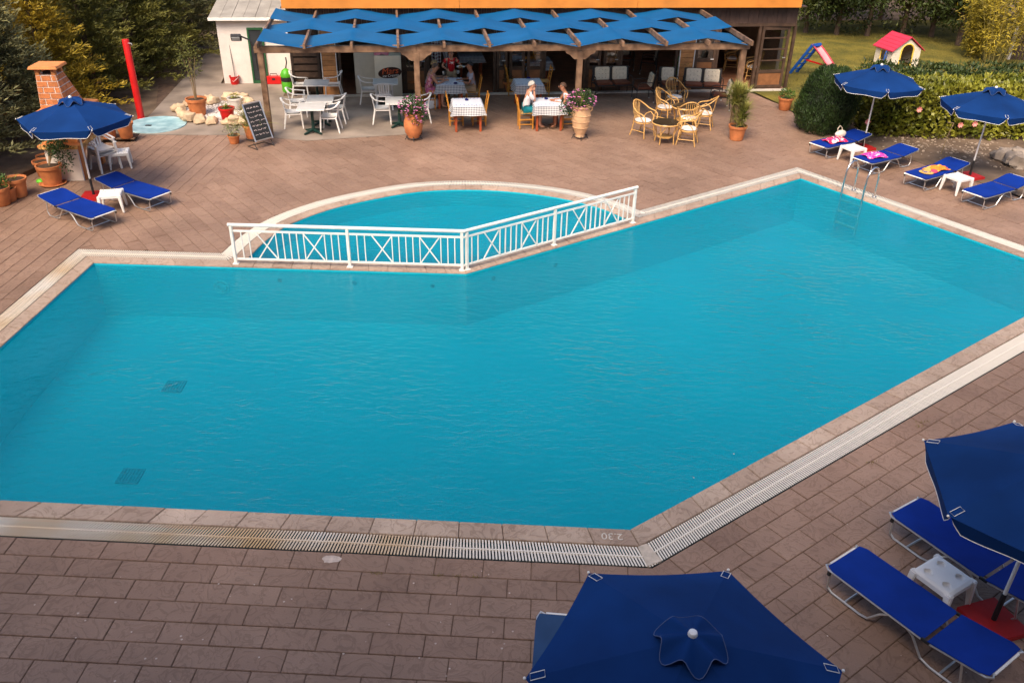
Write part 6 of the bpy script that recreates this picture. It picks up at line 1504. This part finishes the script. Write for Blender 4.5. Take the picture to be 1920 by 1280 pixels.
    def hs(s_, q):
        th = 2*math.pi*s_; ph_ = q*(1.75 if not hair_long else 2.25); back = .5-.5*math.cos(th)        # th=0 is the face
        ph_ *= (.52+.48*back); r_ = 1+.05*noise.noise(Vector((math.cos(th)*3, math.sin(th)*3, q*5)))
        return hed+Vector((math.sin(ph_)*math.cos(th)*.114*r_-.010, math.sin(ph_)*math.sin(th)*.110*r_, math.cos(ph_)*.120*r_+.0))
    mb.grid(hs, 24, 10); mb.build('hair', hair, t, True, 80)
    if glasses:
        gl_ = MB()
        for s_ in (-1, 1): gl_.box(fx+Vector((.006, s_*.036, .008)), (.008, .05, .034))
        gl_.bar(fx+Vector((.004, -.03, .014)), fx+Vector((.004, .03, .014)), .008, .006)
        for s_ in (-1, 1): gl_.bar(fx+Vector((.004, s_*.06, .012)), hed+Vector((-.01, s_*.098, .012)), .006, .006)
        gl_.build('sunglasses', m_black, t, False)
    for s_ in (-1, 1):
        an = Vector((.40, s_*.11, .09)) if sit else Vector((-.01, s_*.10, .085)); toe = Vector((.54, s_*.12, .035)) if sit else Vector((.14, s_*.12, .035)); mb = MB(); mb.blob((an+toe)/2+Vector((0, 0, -.035)), (.125, .045, .03), 12, 8); mb.build('shoe', shoes or M('sandal', (.16, .09, .05), .6), t)
    if extra: extra(t, che)
    return t
def hairm(n_, c): return M(n_, c, .6, .3, 40)
m_shorts = M('teal_shorts', (.0, .16, .20), .8); m_khaki = M('khaki', (.40, .28, .17), .8); m_tee = M('red_tshirt', (.55, .008, .015), .8, .12, 6); m_wshirt = M('white_shirt', (.72, .66, .68), .8, .08, 6); m_gshirt = M('grey_shirt', (.36, .35, .42), .8, .1, 6)
m_floral = spotted('floral_dress', (.45, .10, .22), (.70, .32, .42), 16, .45, (.55, .22, .05)); m_dark = M('dark_fabric', (.02, .02, .035), .8)
st_m = bpy.data.materials.new('striped_top'); st_m.use_nodes = True; n = st_m.node_tree.nodes; l = st_m.node_tree.links; tc = n.new('ShaderNodeTexCoord'); wv = n.new('ShaderNodeTexWave'); wv.inputs['Scale'].default_value = 9; wv.bands_direction = 'Z'; l.new(tc.outputs['Object'], wv.inputs['Vector']); cr = n.new('ShaderNodeValToRGB'); cr.color_ramp.interpolation = 'CONSTANT'; cr.color_ramp.elements[0].color = (.015, .015, .02, 1); cr.color_ramp.elements[1].position = .5; cr.color_ramp.elements[1].color = (.6, .56, .54, 1); l.new(wv.outputs['Color'], cr.inputs[0]); l.new(cr.outputs[0], n['Principled BSDF'].inputs['Base Color'])
TK1 = G(843, 152, .75); TK3 = G(1027, 190, .75); bu3 = BU; bv3 = BV
def seat_at(T, du, dv): p = T+bu3*du+bv3*dv; return Vector((p.x, p.y, .006))
pA = seat_at(TK1, -.66, -.20); pB = seat_at(TK1, -.66, .26); pC = seat_at(TK1, .70, .0); pD = seat_at(TK3, -.62, .03); pE = seat_at(TK3, .62, .02)
ht_ = {1: (.50, .10, .80), -1: (.46, -.14, .80)}
person('diner with short brown hair in a pink floral dress reaching over the table', pA, BA+.05, m_skin, m_floral, m_floral, hairm('hair_brown', (.10, .06, .04)), hands={1: (.52, .12, .80), -1: (.50, -.05, .80)}, sleeves=.12, leg_cover=.9, lean=.14)
person('fair-haired diner in a black and white striped top holding a mug', pB, BA-.05, m_skin, st_m, m_dark, hairm('hair_fair', (.36, .22, .10)), hands=ht_, sleeves=.3, leg_cover=1.0, lean=.14)
person('diner with dark hair in a grey shirt sitting opposite two others', pC, BA+math.pi, m_skin2, m_gshirt, m_khaki, hairm('hair_black', (.015, .012, .012)), hands={1: (.36, .12, .74), -1: (.38, -.10, .76)}, sleeves=.75, leg_cover=.95, lean=.05)
person('white-haired diner in a white shirt and teal shorts, hands raised to the face', pD, BA, m_skin, m_wshirt, m_shorts, hairm('hair_white', (.45, .42, .38)), hands={1: (.24, .06, 1.06), -1: (.22, -.06, 1.04)}, sleeves=.8, leg_cover=.75, lean=.10, elbows=(.3, 0, -1))
person('diner in sunglasses and a white top with arms on the table', pE, BA+math.pi, m_skin2, m_wshirt, m_dark, hairm('hair_dkbrown', (.07, .035, .02)), hands={1: (.44, .10, .79), -1: (.46, -.10, .79)}, sleeves=.1, leg_cover=.6, lean=.13, glasses=True, sc=.96)
def emblem(t, che):
    mb = MB(); c = che+Vector((.149, .03, .0))
    for a_, l_ in ((20, .09), (75, .07), (140, .10), (200, .11), (255, .07), (310, .09)): mb.bar(c, c+Vector((-.012, math.cos(R(a_))*l_, math.sin(R(a_))*l_*.8)), .02, .010, up=(1, 0, 0), w2=.006)
    mb.build('white_emblem', m_white, t, False)
pW = seat_at(TK1, .10, .72)
wtr = person('standing waitress in a red t-shirt with a white emblem, carrying a plate', pW, BA-math.pi/2-.1, m_skin, m_tee, m_khaki, hairm('hair_dark', (.025, .015, .012)), sit=False, hands={1: (.30, .30, 1.17), -1: (.26, -.16, 1.10)}, sleeves=.55, leg_cover=1.6, lean=.07, hair_long=True, extra=emblem, sc=.9)
hp_ = Matrix.Rotation(BA-math.pi/2-.1, 3, 'Z') @ Vector((.36, .30, 1.07)); plt = thing('plate_of_food', 'white plate of food carried by the waitress', 'plate', pW+hp_)
mb = MB(); mb.lathe([(.06, 0), (.13, .018), (.135, .024), (.06, .008), (0, .008)], (0, 0, 0), 20); mb.build('plate', m_wplast, plt); MB().blob((0, 0, .02), (.07, .06, .025), 10, 6, .3).build('food', M('food', (.5, .28, .10), .7, .3, 30), plt)
for pp_, an, lb in ((pA, BA, 'wooden chair under the diner in the floral dress'), (pB, BA, 'wooden chair under the diner in the striped top'), (pC, BA+math.pi, 'wooden chair under the diner in the grey shirt'), (pD, BA, 'wooden chair under the white-haired diner'), (pE, BA+math.pi, 'wooden chair under the diner in sunglasses')): tc_.put(pp_, an, lb)
# striped beach bag on the floor
bp_ = G(811, 204); bb = thing('beach_bag', 'navy and white striped beach bag on the floor beside the floral dress', 'bag', bp_, R(30))
mb = MB(); mb.blob((0, 0, .15), (.24, .10, .18), 16, 10, .1, None, -.15); mb.build('bag_body', gingham('navy_stripe', (.01, .012, .03), 3, (.6, .6, .62)), bb)
mb = MB(); mb.tube([(-.10, -.06, .28), (-.07, -.08, .44), (.07, -.08, .44), (.10, -.06, .28)], .012, 6); mb.build('bag_strap', m_dark, bb)
# weeds in the joints
wd_ = MB()
for q in ((706, 1076), (820, 1079), (858, 1081), (893, 1083), (1722, 800), (1735, 792), (1630, 868)):
    for _ in range(22): p = G(q[0]+random.gauss(0, 7), q[1]+random.gauss(0, 1.0)); wd_.leaf(p, Vector((random.gauss(0, .7), random.gauss(0, .7), 1)), Vector((random.gauss(0, 1), random.gauss(0, 1), 0)), random.uniform(.02, .05), .006)
o = wd_.build('weeds', M('dry_weed', (.22, .17, .05), .9, .3, 20), None, False); tag(o, 'dry weeds sprouting from the paving joints', 'weeds', kind='stuff')






# ================================================================ unseen stand-in hotel behind the viewpoint, sized to shade near paving and water
ht = thing('unseen_hotel_block', 'unseen stand-in hotel block behind the viewpoint, sized to shade the near paving', 'building', (0, -2.2, 0))
m_hot = M('hotel_render', (.34, .27, .21), .9, .12, 1.5, .2, 12)
HX, HZ = 17.0, 15.0
mb = MB(); mb.box((0, -3.0, HZ/2), (HX*2, 6.0, HZ)); mb.build('wall', m_hot, ht, False)
mb = MB(); mb.box((0, -2.9, HZ+.12), (HX*2+.8, 6.8, .24)); mb.build('roof', M('roof_slab', (.3, .14, .08), .8), ht, False)
for fl in range(4):
    for k in range(7):
        x = -14.4+k*4.8; z = .1+fl*3.4; d_ = bpy.data.objects.new('balcony_door', None); COL.objects.link(d_); d_.parent = ht
        mb = MB(); mb.box((x, .03, z+1.1), (1.8, .05, 2.2)); mb.build('pane', m_glassy, d_, False)
        mb = MB()
        for q in (-.93, 0, .93): mb.box((x+q, .05, z+1.1), (.08, .09, 2.2))
        mb.box((x, .05, z+2.24), (1.94, .09, .08)); mb.build('door_frame', m_white, d_, False)

sp_ = MB(); random.seed(5)
for _ in range(70):
    q = G(random.uniform(0, 1000), random.uniform(1070, 1280)) if random.random() < .6 else G(random.uniform(1300, 1900), random.uniform(850, 1270))
    r = random.uniform(.004, .013); sp_.lathe([(r, 0), (r*.8, .0012), (0, .0014)], (q.x, q.y, .003), 7, .2)
q = G(622, 1048); sp_.add([(q.x+.11*(1+.35*noise.noise(Vector((math.cos(a)*2, math.sin(a)*2, 4))))*math.cos(a), q.y+.06*(1+.5*noise.noise(Vector((math.cos(a)*2, math.sin(a)*2, 9))))*math.sin(a), .0045) for a in [2*math.pi*k/22 for k in range(22)]], [tuple(range(22))])
o = sp_.build('paint_specks', M('dried_splash', (.52, .42, .36), .9, .2, 20), None, False); tag(o, 'dried pale specks and a splash on the paving beside the grate', 'specks', kind='stuff')
